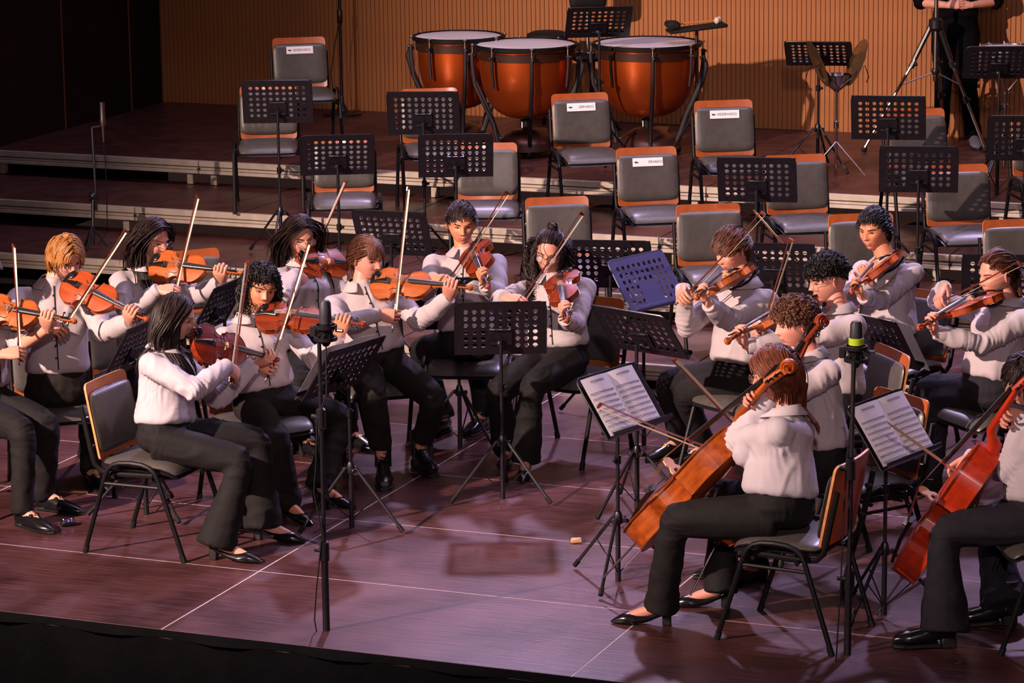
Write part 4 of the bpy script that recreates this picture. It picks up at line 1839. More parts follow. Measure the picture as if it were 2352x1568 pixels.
def add_hand(mb, M, side, curl, thumb=(.75, .55, -.35), spread=1.):
    """M: wrist frame, x across, y to the fingertips, z back of the hand; side +1 left, -1 right"""
    g = side
    secs = [(-.012, .0235, .0185, 0), (.012, .0270, .0175, 0), (.045, .0375, .0155, .001), (.080, .0400, .0130, .001), (.092, .0370, .0100, .0)]
    R = []
    for y, w, t, zo in secs:
        R.append([M @ V((w * math.copysign(abs(math.cos(a)) ** .75, math.cos(a)), y, zo + t * math.sin(a))) for a in [2 * math.pi * i / 14 for i in range(14)]])
    mb.rings(R)
    L = (.072, .080, .074, .058)
    X = (.0285, .0095, -.0098, -.0280)
    Y = (.086, .090, .087, .079)
    RR = (.0085, .0088, .0084, .0074)
    for i in range(4):
        c = curl[i] if hasattr(curl[0], '__len__') else curl
        p = V((g * X[i], Y[i], -.001))
        P = [p - V((0, .018, 0)), p.copy()]
        ang = 0.
        yawf = math.radians((6, 2, -2, -7)[i] * spread) * -g
        for k, fr in enumerate((.46, .30, .24)):
            ang += math.radians(c[k])
            seg = V((0, math.cos(ang), -math.sin(ang))) * (L[i] * fr)
            seg = Matrix.Rotation(yawf, 3, 'Z') @ seg
            P.append(P[-1] + seg * .5)
            P.append(P[-1] + seg * .5)
        r = RR[i]
        rad = [r * .9, r * 1.05, r, r * 1.03, r * .93, r * .95, r * .85, r * .62]
        mb.tube([M @ q for q in P], rad, 8)
        tip = P[-1]
        mb.ball(M @ tip, (r * .62, r * .62, r * .62), 8, 6)
    tb = V((g * .022, .018, -.004))
    d = V((g * thumb[0], thumb[1], thumb[2])).normalized()
    d2 = (d + V((-g * .35, .35, -.10))).normalized()
    P = [tb - d * .012, tb + d * .022, tb + d * .042, tb + d * .042 + d2 * .018, tb + d * .042 + d2 * .034]
    mb.tube([M @ q for q in P], [.013, .0128, .0098, .0100, .0070], 8)
    mb.ball(M @ P[-1], .0070, 8, 6)


# ---- hair
def hairline(prof, a):
    return interp([0, 35, 65, 88, 105, 130, 180], prof, abs(math.degrees(math.atan2(math.sin(a), math.cos(a)))))


PROF = {'short': [.064, .066, .034, -.002, -.030, -.058, -.078], 'long': [.070, .064, .030, -.030, -.075, -.09, -.10],
        'fringe': [.040, .042, .016, -.012, -.045, -.06, -.085], 'curt': [.064, .05, .02, -.012, -.045, -.06, -.085], 'fade': [.060, .058, .036, .030, .020, .0, -.02], 'back': [.074, .068, .040, .004, -.030, -.055, -.075]}


def hair(root, base, M, spec, shirt_bvh, seed):
    """cap following the skull plus locks that flow over it and fall"""
    rn = random.Random(seed)
    prof = PROF[spec.get('prof', 'short')]
    th = spec.get('thick', .016)
    top = spec.get('top', 1.0)
    Mi = M.inverted()
    R3 = M.to_3x3()
    R3i = Mi.to_3x3()
    mb = MB()
    NB, NA = 30, 48
    pts, msk = [], []
    for i in range(NB + 1):
        b = math.pi * .86 * i / NB
        for j in range(NA):
            a = 2 * math.pi * j / NA
            p = V((.0735 * math.sin(b) * math.sin(a), .0985 * math.sin(b) * math.cos(a) - .002, .114 * math.cos(b)))
            hl = hairline(prof, a)
            k = max(0., min(1., (p.z - hl) / .022 + .25))
            k = k * k * (3 - 2 * k)
            n = V((p.x / .0735 ** 2, p.y / .0985 ** 2, p.z / .114 ** 2)).normalized()
            lump = .75 + .5 * noise.noise(V((p.x * 34 + seed, p.y * 34, p.z * 34))) * spec.get('lump', .6)
            ridge = .0018 * math.sin(a * 30 + 3 * noise.noise(V((p.x * 20, p.y * 20, seed))))
            up = max(0, p.z / .114)
            t = th * (.55 + .45 * up * top) * lump * k + ridge * k - .006 * (1 - k)
            pts.append(p + n * t)
            msk.append(k)
    fs = []
    for i in range(NB):
        for j in range(NA):
            j2 = (j + 1) % NA
            f = (i * NA + j, (i + 1) * NA + j, (i + 1) * NA + j2, i * NA + j2)
            if max(msk[q] for q in f) > .02:
                fs.append(f)
    mb.add([M @ p for p in pts], fs)
    grav = R3i @ V((0, 0, -1))

    def ell(p, off):
        ax, ay, az = .0745 + off, .0995 + off, .115 + off
        return math.sqrt((p.x / ax) ** 2 + ((p.y + .002) / ay) ** 2 + (p.z / az) ** 2)
    for lk in spec.get('locks', []):
        n, L, rad = int(lk['n'] * 4.2), lk['len'], lk['r'] * .34
        arng = lk.get('az', (0, 360))
        steps = lk.get('steps', 10)
        curl = lk.get('curl', 0.)
        cf = lk.get('cf', 60.)
        comb = V(lk.get('comb', (0, 0, 0)))
        off = lk.get('off', .012)
        for q in range(n):
            for tries in range(30):
                a = math.radians(rn.uniform(*arng))
                b = math.acos(rn.uniform(-.75, 1))
                p = V((.0735 * math.sin(b) * math.sin(a), .0985 * math.sin(b) * math.cos(a), .114 * math.cos(b)))
                if p.z > hairline(prof, a) + .004 and p.z > lk.get('zmin', -1) and p.z < lk.get('zmax', 1):
                    break
            nrm = V((p.x / .0735 ** 2, p.y / .0985 ** 2, p.z / .114 ** 2)).normalized()
            o = off * rn.uniform(.6, 1.25)
            p = p + nrm * o * .6
            ln = L * rn.uniform(.75, 1.1)
            st = ln / steps
            part = lk.get('part', 0.)
            P = [p.copy()]
            ph = rn.uniform(0, 6.28)
            side = V((1 if p.x - lk.get('px', 0) > 0 else -1, 0, 0))
            jit = V((rn.uniform(-1, 1), rn.uniform(-1, 1), rn.uniform(-1, 1))) * lk.get('jit', .25)
            vel = None
            for s in range(steps):
                e = ell(p, o)
                on = max(0., min(1., (p.z + .09) / .06))
                g = grav + comb * on + side * part * max(0, p.z / .1) + jit * (.4 + .6 * on)
                nrm = V((p.x / .0735 ** 2, p.y / .0985 ** 2, p.z / .114 ** 2)).normalized()
                if e < 1.12 and p.z > -.09:
                    g = g - nrm * g.dot(nrm)
                d = g.normalized()
                if vel is not None:
                    d = (d * .6 + vel * .4).normalized()
                vel = d
                p = p + d * st
                e = ell(p, o)
                if e < 1:
                    p = V((p.x / e, (p.y + .002) / e - .002, p.z / e))
                pw = M @ p
                if shirt_bvh is not None and p.z < -.09:
                    loc, nn, ii, di = shirt_bvh.find_nearest(pw, .12)
                    if loc is not None:
                        if (pw - loc).dot(nn) < .010:
                            pw = loc + nn * (.010 + o * .4)
                            p = Mi @ pw
                P.append(p.copy())
            if curl:
                Q = []
                for i, c in enumerate(P):
                    w = min(1, i / 2.5) * curl
                    t = i * st * cf + ph
                    Q.append(c + V((math.cos(t), math.sin(t) * .8, math.sin(t * 1.3) * .3)) * w)
                P = Q
            k = len(P)
            rr = [rad * (.55 + .6 * math.sin(math.pi * min(1, .15 + i / (k - 1) * .8))) * (1 if i < k - 1 else .25) for i in range(k)]
            mb.tube([M @ c for c in P], rr, 4, cap=False, flat=(1.5, .8))
    mb.shift(base)
    return mb.build('hair', HAIR[spec['col']], root, True, 70)


HS = {
    'curtain': dict(prof='curt', thick=.018, locks=[dict(n=130, len=.12, r=.0062, az=(95, 265), comb=(.0, -.1, 0), part=.8, px=.01, off=.016), dict(n=26, len=.075, r=.0062, az=(45, 95), comb=(.0, -.3, 0), part=.8, off=.016), dict(n=26, len=.075, r=.0062, az=(265, 315), comb=(.0, -.3, 0), part=.8, off=.016), dict(n=40, len=.062, r=.0058, az=(-60, 60), zmin=.045, part=1.6, px=.012, comb=(0, .3, 0), off=.018, jit=.12)]),
    'longd': dict(prof='long', thick=.014, lump=.3, locks=[dict(n=190, len=.42, r=.0068, az=(55, 305), part=.9, comb=(0, -.25, 0), off=.014, steps=16, jit=.10), dict(n=50, len=.36, r=.006, az=(-80, 80), zmin=.05, part=1.8, comb=(0, -.6, 0), off=.014, steps=15, jit=.10)]),
    'curlyshort': dict(prof='back', thick=.024, lump=1.2, locks=[dict(n=420, len=.065, r=.0052, comb=(0, -.1, .3), off=.024, curl=.010, cf=150, steps=8, jit=.8), dict(n=170, len=.20, r=.006, az=(75, 285), zmax=.05, off=.026, curl=.016, cf=85, steps=14, jit=.5)]),
    'bangs': dict(prof='curt', thick=.016, lump=.3, locks=[dict(n=70, len=.048, r=.0056, az=(-48, 48), zmin=.058, zmax=.095, off=.012, steps=8, jit=.12), dict(n=120, len=.12, r=.0058, az=(45, 315), zmin=-.02, comb=(0, -1.5, .1), off=.013, jit=.1), dict(n=60, len=.25, r=.0062, az=(150, 210), zmax=-.02, comb=(.0, -.9, 0), off=.02, steps=12, jit=.18)]),
    'crop': dict(prof='short', thick=.020, lump=.5, locks=[dict(n=260, len=.045, r=.0046, zmin=.02, comb=(.5, .9, .9), off=.017, jit=.3, steps=6), dict(n=90, len=.04, r=.004, zmax=.03, comb=(0, -.4, 0), off=.007, jit=.2, steps=5)]),
    'cropblack': dict(prof='short', thick=.022, lump=.5, top=1.1, locks=[dict(n=330, len=.040, r=.0045, comb=(.2, .7, .6), off=.017, jit=.5, steps=6)]),
    'quiff': dict(prof='short', thick=.020, lump=.5, locks=[dict(n=240, len=.075, r=.005, zmin=.02, comb=(-.2, 1.0, .7), off=.020, jit=.3, steps=8), dict(n=90, len=.04, r=.004, zmax=.03, comb=(0, -.4, 0), off=.007, jit=.2, steps=5)]),
    'curlytop': dict(prof='fade', thick=.026, lump=1.2, locks=[dict(n=480, len=.052, r=.0052, zmin=.052, comb=(0, .45, .6), off=.026, curl=.010, cf=140, steps=8, jit=.8), dict(n=60, len=.02, r=.0035, az=(120, 240), zmax=.03, off=.004, steps=4)]),
    'wavytop': dict(prof='short', thick=.022, lump=1.0, locks=[dict(n=330, len=.060, r=.0058, zmin=.045, comb=(0, .3, .5), off=.022, curl=.009, cf=110, steps=8, jit=.7), dict(n=110, len=.05, r=.0054, zmin=-.03, zmax=.05, az=(100, 260), off=.014, curl=.006, cf=110, steps=7, jit=.5), dict(n=90, len=.03, r=.004, az=(120, 240), zmax=.0, off=.006, steps=5)]),
    'bunlong': dict(prof='back', thick=.014, lump=.4, locks=[dict(n=120, len=.13, r=.0056, zmin=.0, comb=(0, -1.6, 1.3), off=.013, jit=.12), dict(n=230, len=.50, r=.0060, az=(95, 265), zmax=.06, off=.044, curl=.022, cf=75, steps=22, jit=.3), dict(n=14, len=.30, r=.003, az=(60, 85), off=.012, curl=.010, cf=60, steps=16, jit=.1), dict(n=10, len=.24, r=.003, az=(275, 300), off=.012, curl=.010, cf=60, steps=16, jit=.1)]),
    'braids': dict(prof='back', thick=.013, lump=.4, locks=[dict(n=150, len=.14, r=.0056, comb=(0, -1.5, .5), off=.012, jit=.06)]),
    'lowpony': dict(prof='long', thick=.018, lump=.3, locks=[dict(n=170, len=.13, r=.0066, zmin=-.05, comb=(0, -.75, 0), part=.8, off=.017, jit=.06, steps=11), dict(n=75, len=.22, r=.0070, az=(160, 200), zmin=-.09, zmax=-.04, comb=(0, -.5, 0), off=.034, steps=13, jit=.08)]),
    'sideshort': dict(prof='back', thick=.017, lump=.4, locks=[dict(n=190, len=.12, r=.0058, comb=(.4, -.3, 0), off=.015, jit=.2), dict(n=50, len=.10, r=.0055, az=(-60, 40), zmin=.05, comb=(.6, .2, 0), off=.016, jit=.2)]),
}


def glasses(root, base, M, fem, metal, round_=True, rad=.0205):
    mb = MB()
    for s in (-1, 1):
        P = []
        for i in range(17):
            a = 2 * math.pi * i / 16
            x = s * .0335 + rad * 1.08 * math.cos(a)
            z = -.003 + rad * (.95 if round_ else .72) * math.sin(a)
            P.append(M @ V((x, .1015 - .10 * abs(x) * abs(x) * 12 * .5 + .004, z)))
        mb.tube(P, .0011 if metal else .0017, 6, cap=False)
        xo = s * (.0335 + rad * 1.08)
        mb.tube([M @ V((xo, .1015 - .6 * xo * xo + .004, .004)), M @ V((s * .0745, .070, .006)), M @ V((s * .0785, -.01, .004)), M @ V((s * .076, -.03, -.010))], .0012, 6)
    mb.tube([M @ V((-.0115, .105, .001)), M @ V((0, .1085, .004)), M @ V((.0115, .105, .001))], .0012, 6)
    mb.shift(base)
    g = mb.build('glasses', mat('gold_wire', '#9a7660', .3, .8) if metal == 1 else (mat('red_frame', '#5a1d20', .4) if metal == 2 else mat('dark_frame', '#1c1416', .35)), root)
    for s in (-1, 1):
        lb = MB()
        pts = [(s * .0335 + rad * 1.04 * math.cos(2 * math.pi * i / 16), -.003 + rad * (.92 if round_ else .70) * math.sin(2 * math.pi * i / 16)) for i in range(16)]
        lb.add([M @ V((x, .1052 - .6 * x * x, z)) for x, z in pts], [tuple(range(16))])
        lb.shift(base)
        lb.build('lens', GLASS, g, False)


def glass_mat():
    m = bpy.data.materials.new('spectacle_lens')
    m.use_nodes = True
    b = m.node_tree.nodes['Principled BSDF']
    b.inputs['Base Color'].default_value = (1, 1, 1, 1)
    b.inputs['Roughness'].default_value = .05
    b.inputs['Alpha'].default_value = .10
    b.inputs['Specular IOR Level'].default_value = .6
    return m


GLASS = glass_mat()


# ---- shoes
def shoe(mb, M, kind):
    """M: heel centre on the floor, y to the toe, z up. material 0 leather 1 sole 2 chrome"""
    if kind == 'pump':
        st = [(-.005, .020, .055, .098), (.01, .029, .050, .098), (.05, .030, .036, .070), (.10, .034, .014, .052), (.15, .041, .004, .050), (.19, .040, .002, .054), (.215, .032, .002, .048), (.245, .017, .002, .030), (.268, .005, .004, .014)]
    elif kind == 'boot':
        st = [(-.012, .028, .045, .12), (.01, .036, .042, .13), (.06, .036, .036, .13), (.10, .038, .028, .115), (.14, .043, .024, .090), (.19, .048, .024, .080), (.235, .042, .024, .070), (.262, .022, .026, .055)]
    elif kind == 'sneaker':
        st = [(-.012, .028, .018, .085), (.01, .036, .016, .095), (.06, .036, .014, .10), (.11, .040, .014, .088), (.16, .047, .014, .070), (.21, .046, .014, .056), (.245, .034, .014, .046), (.262, .014, .016, .034)]
    else:
        st = [(-.010, .024, .018, .075), (.008, .033, .014, .085), (.05, .033, .012, .088), (.10, .037, .010, .084), (.15, .044, .010, .070), (.20, .043, .010, .056), (.24, .032, .010, .044), (.270, .014, .012, .030), (.280, .004, .014, .022)]
    R = []
    for y, w, z0, z1 in st:
        ring = []
        for i in range(14):
            a = 2 * math.pi * i / 14
            c, s = math.cos(a), math.sin(a)
            ring.append(M @ V((w * math.copysign(abs(c) ** .6, c) * (1 if s < 0 else 1 - .35 * s), y, (z0 + z1) / 2 + (z1 - z0) / 2 * math.copysign(abs(s) ** .7, s))))
        R.append(ring)
    mb.rings(R, 0)
    R3 = M.to_3x3()
    if kind == 'pump':
        mb.box(M @ V((0, .012, .026)), (.036, .040, .052), .004, R3, 1)
    elif kind == 'boot':
        mb.box(M @ V((0, .018, .024)), (.066, .066, .048), .006, R3, 1)
        R = []
        for y, w, z0, z1 in st[2:]:
            R.append([M @ V((w * 1.10 * math.cos(2 * math.pi * i / 12), y + .003, .012 + .013 * math.sin(2 * math.pi * i / 12))) for i in range(12)])
        mb.rings(R, 1)
        mb.tube([M @ V((0, .035, .08)), M @ V((0, .030, .14)), M @ V((0, .028, .21))], [.046, .045, .048], 14)
        for k in range(4):
            mb.tube([M @ V((-.018, .095 - k * .006, .115 + k * .022)), M @ V((.018, .090 - k * .006, .122 + k * .022))], .003, 5)
    else:
        mb.box(M @ V((0, .020, .009)), (.056, .060, .018), .003, R3, 1)
        R = []
        for y, w, z0, z1 in st[1:]:
            R.append([M @ V((w * 1.05 * math.cos(2 * math.pi * i / 12), y + .001, .008 + .006 * math.sin(2 * math.pi * i / 12))) for i in range(12)])
        mb.rings(R, 1)
        if kind == 'loafer':
            mb.box(M @ V((0, .125, .076)), (.060, .022, .006), .002, R3 @ Matrix.Rotation(-.35, 3, 'X'), 0)
            mb.box(M @ V((.0, .135, .077)), (.026, .012, .006), .002, R3 @ Matrix.Rotation(-.35, 3, 'X'), 2)


def ik(S, W, a, b, hint, axis=None):
    d = W - S
    L = d.length
    if L > (a + b) * .995:
        k = L / ((a + b) * .995)
        a, b = a * k, b * k
    if L < abs(a - b) + .02:
        L = abs(a - b) + .02
    n = d.normalized()
    t = (a * a - b * b + L * L) / (2 * L)
    r = math.sqrt(max(0, a * a - t * t))
    u = n.orthogonal().normalized()
    v = n.cross(u)
    best, bp = 1e18, None
    for i in range(120):
        an = 2 * math.pi * i / 120
        p = S + n * t + (u * math.cos(an) + v * math.sin(an)) * r
        if isinstance(hint, Vector):
            e = (p - hint).length
        else:
            x, y = pix(p)
            e = (x - hint[0]) ** 2 + (y - hint[1]) ** 2
        if axis is not None:
            c, n2 = axis
            w = p - c
            e -= 9000 * min(.30, (w - n2 * w.dot(n2)).length)
        if e < best:
            best, bp = e, p
    return bp


def frame(o, x, y, z):
    return Matrix(((x.x, y.x, z.x, o.x), (x.y, y.y, z.y, o.y), (x.z, y.z, z.z, o.z), (0, 0, 0, 1)))


def bend(path, n=3):
    """round a polyline S-E-W through its corner"""
    a, b, c = path
    return [a, a.lerp(b, .5), a.lerp(b, .82), a.lerp(b, .93) * .5 + (b.lerp(c, .03)) * .5, b.lerp(c, .10) * .6 + b.lerp(a, .06) * .4, b.lerp(c, .22), b.lerp(c, .6), c]


REPORT = []


def person(s):
    fem = s.get('fem', 0.)
    sc = s.get('sc', 1.)
    seed = s['seed']
    f = facing(s['tyaw'])
    right = V((f.y, -f.x, 0))
    up = V((0, 0, 1))
    hip = onz(*s['hip'], s.get('hz', .56))
    d0 = depth(hip)
    lean = s.get('lean', .05)
    s['neck'] = (s['neck'][0], s['neck'][1] - 13)
    neck = at(*s['neck'], d0 + lean * f.dot(CW) / CW.length)
    tor = neck - hip
    TL = tor.length
    tu = tor.normalized()
    tr = (right - tu * right.dot(tu)).normalized()
    tf = tu.cross(tr) * 1.0
    if tf.dot(f) < 0:
        tf = -tf
    hf = facing(s['hyaw'])
    head = at(*s['head'], depth(neck) + s.get('hfwd', .03) * hf.dot(CW))
    base = V((hip.x, hip.y, s.get('floor', 0.)))
    root = thing('person', s['label'], 'person', base)
    # head frame
    hr = V((hf.y, -hf.x, 0))
    Rh = Matrix((hr, hf, up)).transposed() @ Matrix.Rotation(math.radians(-s.get('hpitch', 0)), 3, 'X') @ Matrix.Rotation(math.radians(s.get('hroll', 0)), 3, 'Y')
    HM = Matrix.Translation(head) @ Rh.to_4x4() @ Matrix.Diagonal((s.get('hs', 1.),) * 3 + (1,))
    sw = s.get('sw', .168 if fem else .18) * sc
    shL = neck - tr * sw - tu * .082 * sc
    shR = neck + tr * sw - tu * .082 * sc
    if 'shL' in s:
        shL = at(*s['shL'], depth(shL))
    if 'shR' in s:
        shR = at(*s['shR'], depth(shR))
    # ---------------- instrument
    handL = handR = None
    if 'vio' in s:
        q = s['vio']
        Lv = q.get('L', .595)
        E = at(*q['chin'], depth(head) + q.get('off', .09) * f.dot(CW))
        Sc = reach(E, *q['scroll'], Lv, q.get('near', True))
        N = up * q.get('nu', .8) - CWH * q.get('nc', .5) + CRH * q.get('nr', 0)
        VM = fiddle(q['v'], False, q['label'], q.get('cat', 'violin'), q.get('cat', 'violin'), E, Sc, N, Lv / .595, 'violins and violas in the hands of the players')
        xv, yv, zv = [VM.col[i].to_3d().normalized() for i in range(3)]
        k = Lv / .595
        hp = E + yv * (q.get('pos', .445) * k)
        tre = xv            # treble side of the board: player's right
        wl = hp + tre * .030 - zv * .062 - yv * .004
        fy = (zv * .93 - tre * .10 + yv * .30).normalized()
        fz = (tre - fy * tre.dot(fy)).normalized()
        fx = fy.cross(fz)
        LM = frame(wl, fx, fy, fz)
        handL = (wl, LM, [(35, 62, 55), (42, 62, 50), (40, 65, 50), (38, 60, 48)], (.25, .75, -.75))
        if 'bow' in s:
            bq = s['bow']
            B = E + yv * (.20 * k + bq.get('dy', .012)) + zv * (.066)
            l = math.hypot(bq['tip'][0] - bq['frog'][0], bq['tip'][1] - bq['frog'][1]) * depth(B) / FPX
            LB = .735
            dl = math.sqrt(max(0, LB * LB - l * l)) * bq.get('sg', 1)
            bxp = pix(B)
            tx, ty = bq['tip'][0] - bq['frog'][0], bq['tip'][1] - bq['frog'][1]
            kk = ((bxp[0] - bq['frog'][0]) * tx + (bxp[1] - bq['frog'][1]) * ty) / (tx * tx + ty * ty)
            kk = max(.05, min(.95, kk))
            dB = depth(B)
            F = at(*bq['frog'], dB - kk * dl)
            Pt = at(*bq['tip'], dB + (1 - kk) * dl)
            REPORT.append((s['seed'], 'bow', round(l, 2), round((Pt - F).length, 2)))
            bow(F, Pt, -zv, bq['label'])
            bd = (Pt - F).normalized()
            grip = F + bd * .055
            el0 = at(*s['eR'], depth(shR))
            yy = (grip - el0).normalized() * .8 - zv * .45
            yy = (yy - bd * yy.dot(bd)).normalized()
            zz = yy.cross(bd)
            xx = yy.cross(zz)
            wr = grip - yy * .088 + zz * .026
            handR = (wr, frame(wr, xx, yy, zz), [(42, 40, 22), (46, 44, 25), (46, 46, 28), (40, 38, 22)], (.30, .85, -.60))
    if 'cel' in s:
        q = s['cel']
        LC = q.get('L', 1.22)
        if 'sd' in q:
            Sc = at(*q['scroll'], depth(head) + q['sd'])
            E = reach(Sc, *q['bot'], LC, q.get('near', True))
        else:
            E = onz(*q['bot'], q.get('zb', .22))
            Sc = reach(E, *q['scroll'], LC, q.get('near', True))
        REPORT.append((seed, 'cello', E.z, Sc.z, depth(Sc) - depth(head), depth(E) - depth(hip)))
        N = facing(q['nyaw']) * .9 + up * q.get('nu', .45)
        VM = fiddle(q['v'], True, q['label'], 'cello', 'cello', E, Sc, N, LC / 1.22, 'cellos between the players\' knees')
        xv, yv, zv = [VM.col[i].to_3d().normalized() for i in range(3)]
        hp = E + yv * q.get('pos', .95)
        if 'hLp' in q:
            hp = at(*q['hLp'], depth(hp))
        sd = q.get('side', -1)
        fy = (yv * -.25 + zv * .75 - xv * sd * .55).normalized()
        fz = xv * sd * .8 + zv * .35
        fz = (fz - fy * fz.dot(fy)).normalized()
        wl = hp - fy * .085 + fz * .030
        handL = (wl, frame(wl, fy.cross(fz), fy, fz), [(40, 50, 40), (44, 50, 40), (46, 52, 42), (44, 52, 42)], (.35, .8, -.6))
        bq = s['bow']
        B = E + yv * (.47) + zv * .165
        l = math.hypot(bq['tip'][0] - bq['frog'][0], bq['tip'][1] - bq['frog'][1]) * depth(B) / FPX
        dl = math.sqrt(max(0, .71 ** 2 - l * l)) * bq.get('sg', 1)
        bxp = pix(B)
        tx, ty = bq['tip'][0] - bq['frog'][0], bq['tip'][1] - bq['frog'][1]
        kk = max(.05, min(.95, ((bxp[0] - bq['frog'][0]) * tx + (bxp[1] - bq['frog'][1]) * ty) / (tx * tx + ty * ty)))
        F = at(*bq['frog'], depth(B) - kk * dl)
        Pt = at(*bq['tip'], depth(B) + (1 - kk) * dl)
        bow(F, Pt, -zv, bq['label'], True)
        bd = (Pt - F).normalized()
        grip = F + bd * .055
        yy = (grip - shR).normalized() - up * .2
        yy = (yy - bd * yy.dot(bd)).normalized()
        zz = yy.cross(bd)
        wr = grip - yy * .085 + zz * .02
        handR = (wr, frame(wr, yy.cross(zz), yy, zz), [(42, 40, 22), (46, 44, 25), (46, 46, 28), (40, 38, 22)], (.30, .85, -.60))
    for side, key in ((1, 'hL'), (-1, 'hR')):
        if key in s:
            q = s[key]
            w = at(*q['px'], depth(neck) + q.get('dd', 0))
            y = (CRH * q['dir'][0] - CU * q['dir'][1] - CWH * q['dir'][2]).normalized()
            z = (-CWH * .8 + up * .5)
            z = (z - y * z.dot(y)).normalized()
            h = (w, frame(w, y.cross(z), y, z), q.get('curl', [(25, 30, 20)] * 4), (.6, .6, -.35))
            if side > 0:
                handL = h
            else:
                handR = h
    ua, fa = s.get('ua', .275) * sc, s.get('fa', .245) * sc
    elL = ik(shL, handL[0], ua, fa, s['eL'], (hip, tu))
    elR = ik(shR, handR[0], ua, fa, s['eR'], (hip, tu))
    # ---------------- legs
    hjL, hjR = hip - right * .085 + V((0, 0, -.005)), hip + right * .085 + V((0, 0, -.005))
    fl = s.get('floor', 0.)
    legs = []
    for hj, kk, ak, yk, sd in ((hjL, 'kL', 'aL', 'fL', 1), (hjR, 'kR', 'aR', 'fR', -1)):
        ank = onz(*s[ak], fl + .10)
        kn = ik(hj, ank, s.get('th', .43) * sc, s.get('shn', .40) * sc, s[kk])
        legs.append((hj, kn, ank, facing(s.get(yk, s['tyaw'])), sd))
    # ---------------- clothes
    body = MB()
    add_head(body, HM, fem, s.get('gaze', 0), s.get('lid', .25))
    nb = HM @ V((0, -.016, -.060))
    body.tube([nb + (nb - neck) * .35, nb, neck.lerp(nb, .5), neck - tu * .03, neck - tu * .12], [.046, .050 - .005 * fem, .052 - .006 * fem, .060, .085], 16)
    tw = s.get('tw', 1.) * sc
    R = []
    for t, w, d in ((0, .15, .11), (.3, .135, .10), (.6, .15, .10), (.85, .15, .085), (1.0, .06, .05)):
        c = hip + tor * t
        R.append([c + tr * (w * .9 * tw * math.cos(a)) + tf * (d * .9 * tw * math.sin(a)) for a in [2 * math.pi * i / 16 for i in range(16)]])
    body.rings(R)
    for sh, el, h, sd in ((shL, elL, handL, 1), (shR, elR, handR, -1)):
        body.tube([sh.lerp(neck, .4) - tu * .05] + bend([sh, el, h[0]]), [.03, .034 * sc, .034 * sc, .034 * sc, .034 * sc, .035 * sc, .036 * sc, .031 * sc, .0245], 12)
        add_hand(body, h[1], sd, h[2], h[3])
    for hj, kn, ank, ff, sd in legs:
        body.tube(bend([hj, kn, ank]), [.06, .052, .047, .043, .043, .042, .035, .031], 10)
        q = ank
        body.tube([q + V((0, 0, .05)), q, V((q.x, q.y, fl + .075)) + ff * .02, V((q.x, q.y, fl + .05)) + ff * .10, V((q.x, q.y, fl + .032)) + ff * .165], [.033, .033, .031, .026, .016], 12)
    body.shift(base)
    hc = s['hair'][1]
    sk = SKIN[s.get('skin', 'l')]
    body.build('body', [sk, M_lip, M_eye, M_iris, HAIR[hc]], root, True, 60)
    # shirt
    mb = MB()
    bl = s.get('blouse', 1.0)
    hem = s.get('hem', .16)
    prof = [(hem, .158 * bl, .128 * bl, .0), (hem + .05, .166 * bl, .136 * bl, .004), (.36, .158 * bl, .126 * bl, .006), (.52, .155, .116, .006), (.68, .166, .118, .008 + .012 * fem), (.78, .168, .108, .004), (.86, .150, .092, -.004), (.93, .106, .072, -.006), (.99, .066, .058, .0), (1.04, .052, .052, .006)]
    R = []
    for t, w, d, o in prof:
        c = hip + tor * t + tf * o
        R.append([c + tr * (w * tw * math.copysign(abs(math.cos(a)) ** .85, math.cos(a))) + tf * (d * tw * math.copysign(abs(math.sin(a)) ** .9, math.sin(a))) for a in [2 * math.pi * i / 24 for i in range(24)]])
    mb.rings(R)
    cen = []
    slim = s.get('sleeve', 1.0)
    cuffs = []
    for sh, el, h in ((shL, elL, handL), (shR, elR, handR)):
        w = h[0]
        end = w.lerp(el, .06) if not s.get('short') else el.lerp(w, .10)
        inner = sh.lerp(neck, .35) - tu * .03
        pth = [inner] + bend([sh, el, end])
        rad = [.060, .062, .058, .053, .051, .051, .053, .050, .040] if not s.get('short') else [.066, .070, .064, .060, .058, .056, .054, .052, .050]
        mb.tube(pth, [x * slim * sc for x in rad], 14)
        mb.ball(sh, .060 * slim * sc, 16, 12)
        mb.ball(el, .050 * slim * sc, 16, 12)
        ax = (w - el).normalized()
        cen.append((el, .15, ax))
        cen.append((sh - tu * .10, .13, (el - sh).normalized()))
        cuffs.append((end, ax))
    cen.append((hip + tor * .28, .17, (tu + tr * .35).normalized()))
    co, no, fs = remesh(mb, .0085, 9)
    co = folds(co, no, cen, .0075, seed * 3.1, (tu + tr * .5 * (1 if seed % 2 else -1)).normalized())
    shm = s.get('shirt', M_shirt)
    sh_o = link('shirt', mesh_np('shirt', co, fs, shm, base), root)
    bvh = BVHTree.FromPolygons([tuple(p) for p in co], fs)
    # cuffs and collar as their own bands
    if not s.get('short'):
        for e, ax in cuffs:
            q = MB()
            q.tube([e - ax * .032, e - ax * .028, e + ax * .020, e + ax * .024], [.041 * sc, .0425 * sc, .039 * sc, .037 * sc], 16)
            q.shift(base)
            q.build('cuff', shm, sh_o)
    q = MB()
    N0 = 28
    lo, mid, fo = [], [], []
    op = math.radians(s.get('open', 26))
    for i in range(N0 + 1):
        a = op + (2 * math.pi - 2 * op) * i / N0 + math.pi / 2
        ca, sa = math.cos(a), math.sin(a)
        dr = tr * ca + tf * sa
        back = .5 - .5 * sa
        c = neck + tf * .004
        lo.append(c + dr * (.066 * sc) + tu * (-.020 + .012 * back))
        mid.append(c + dr * (.063 * sc) + tu * (.006 + .034 * back))
        fo.append(c + dr * ((.094 + .026 * (1 - back)) * sc) + tu * (-.020 - .016 * (1 - back) + .016 * back))
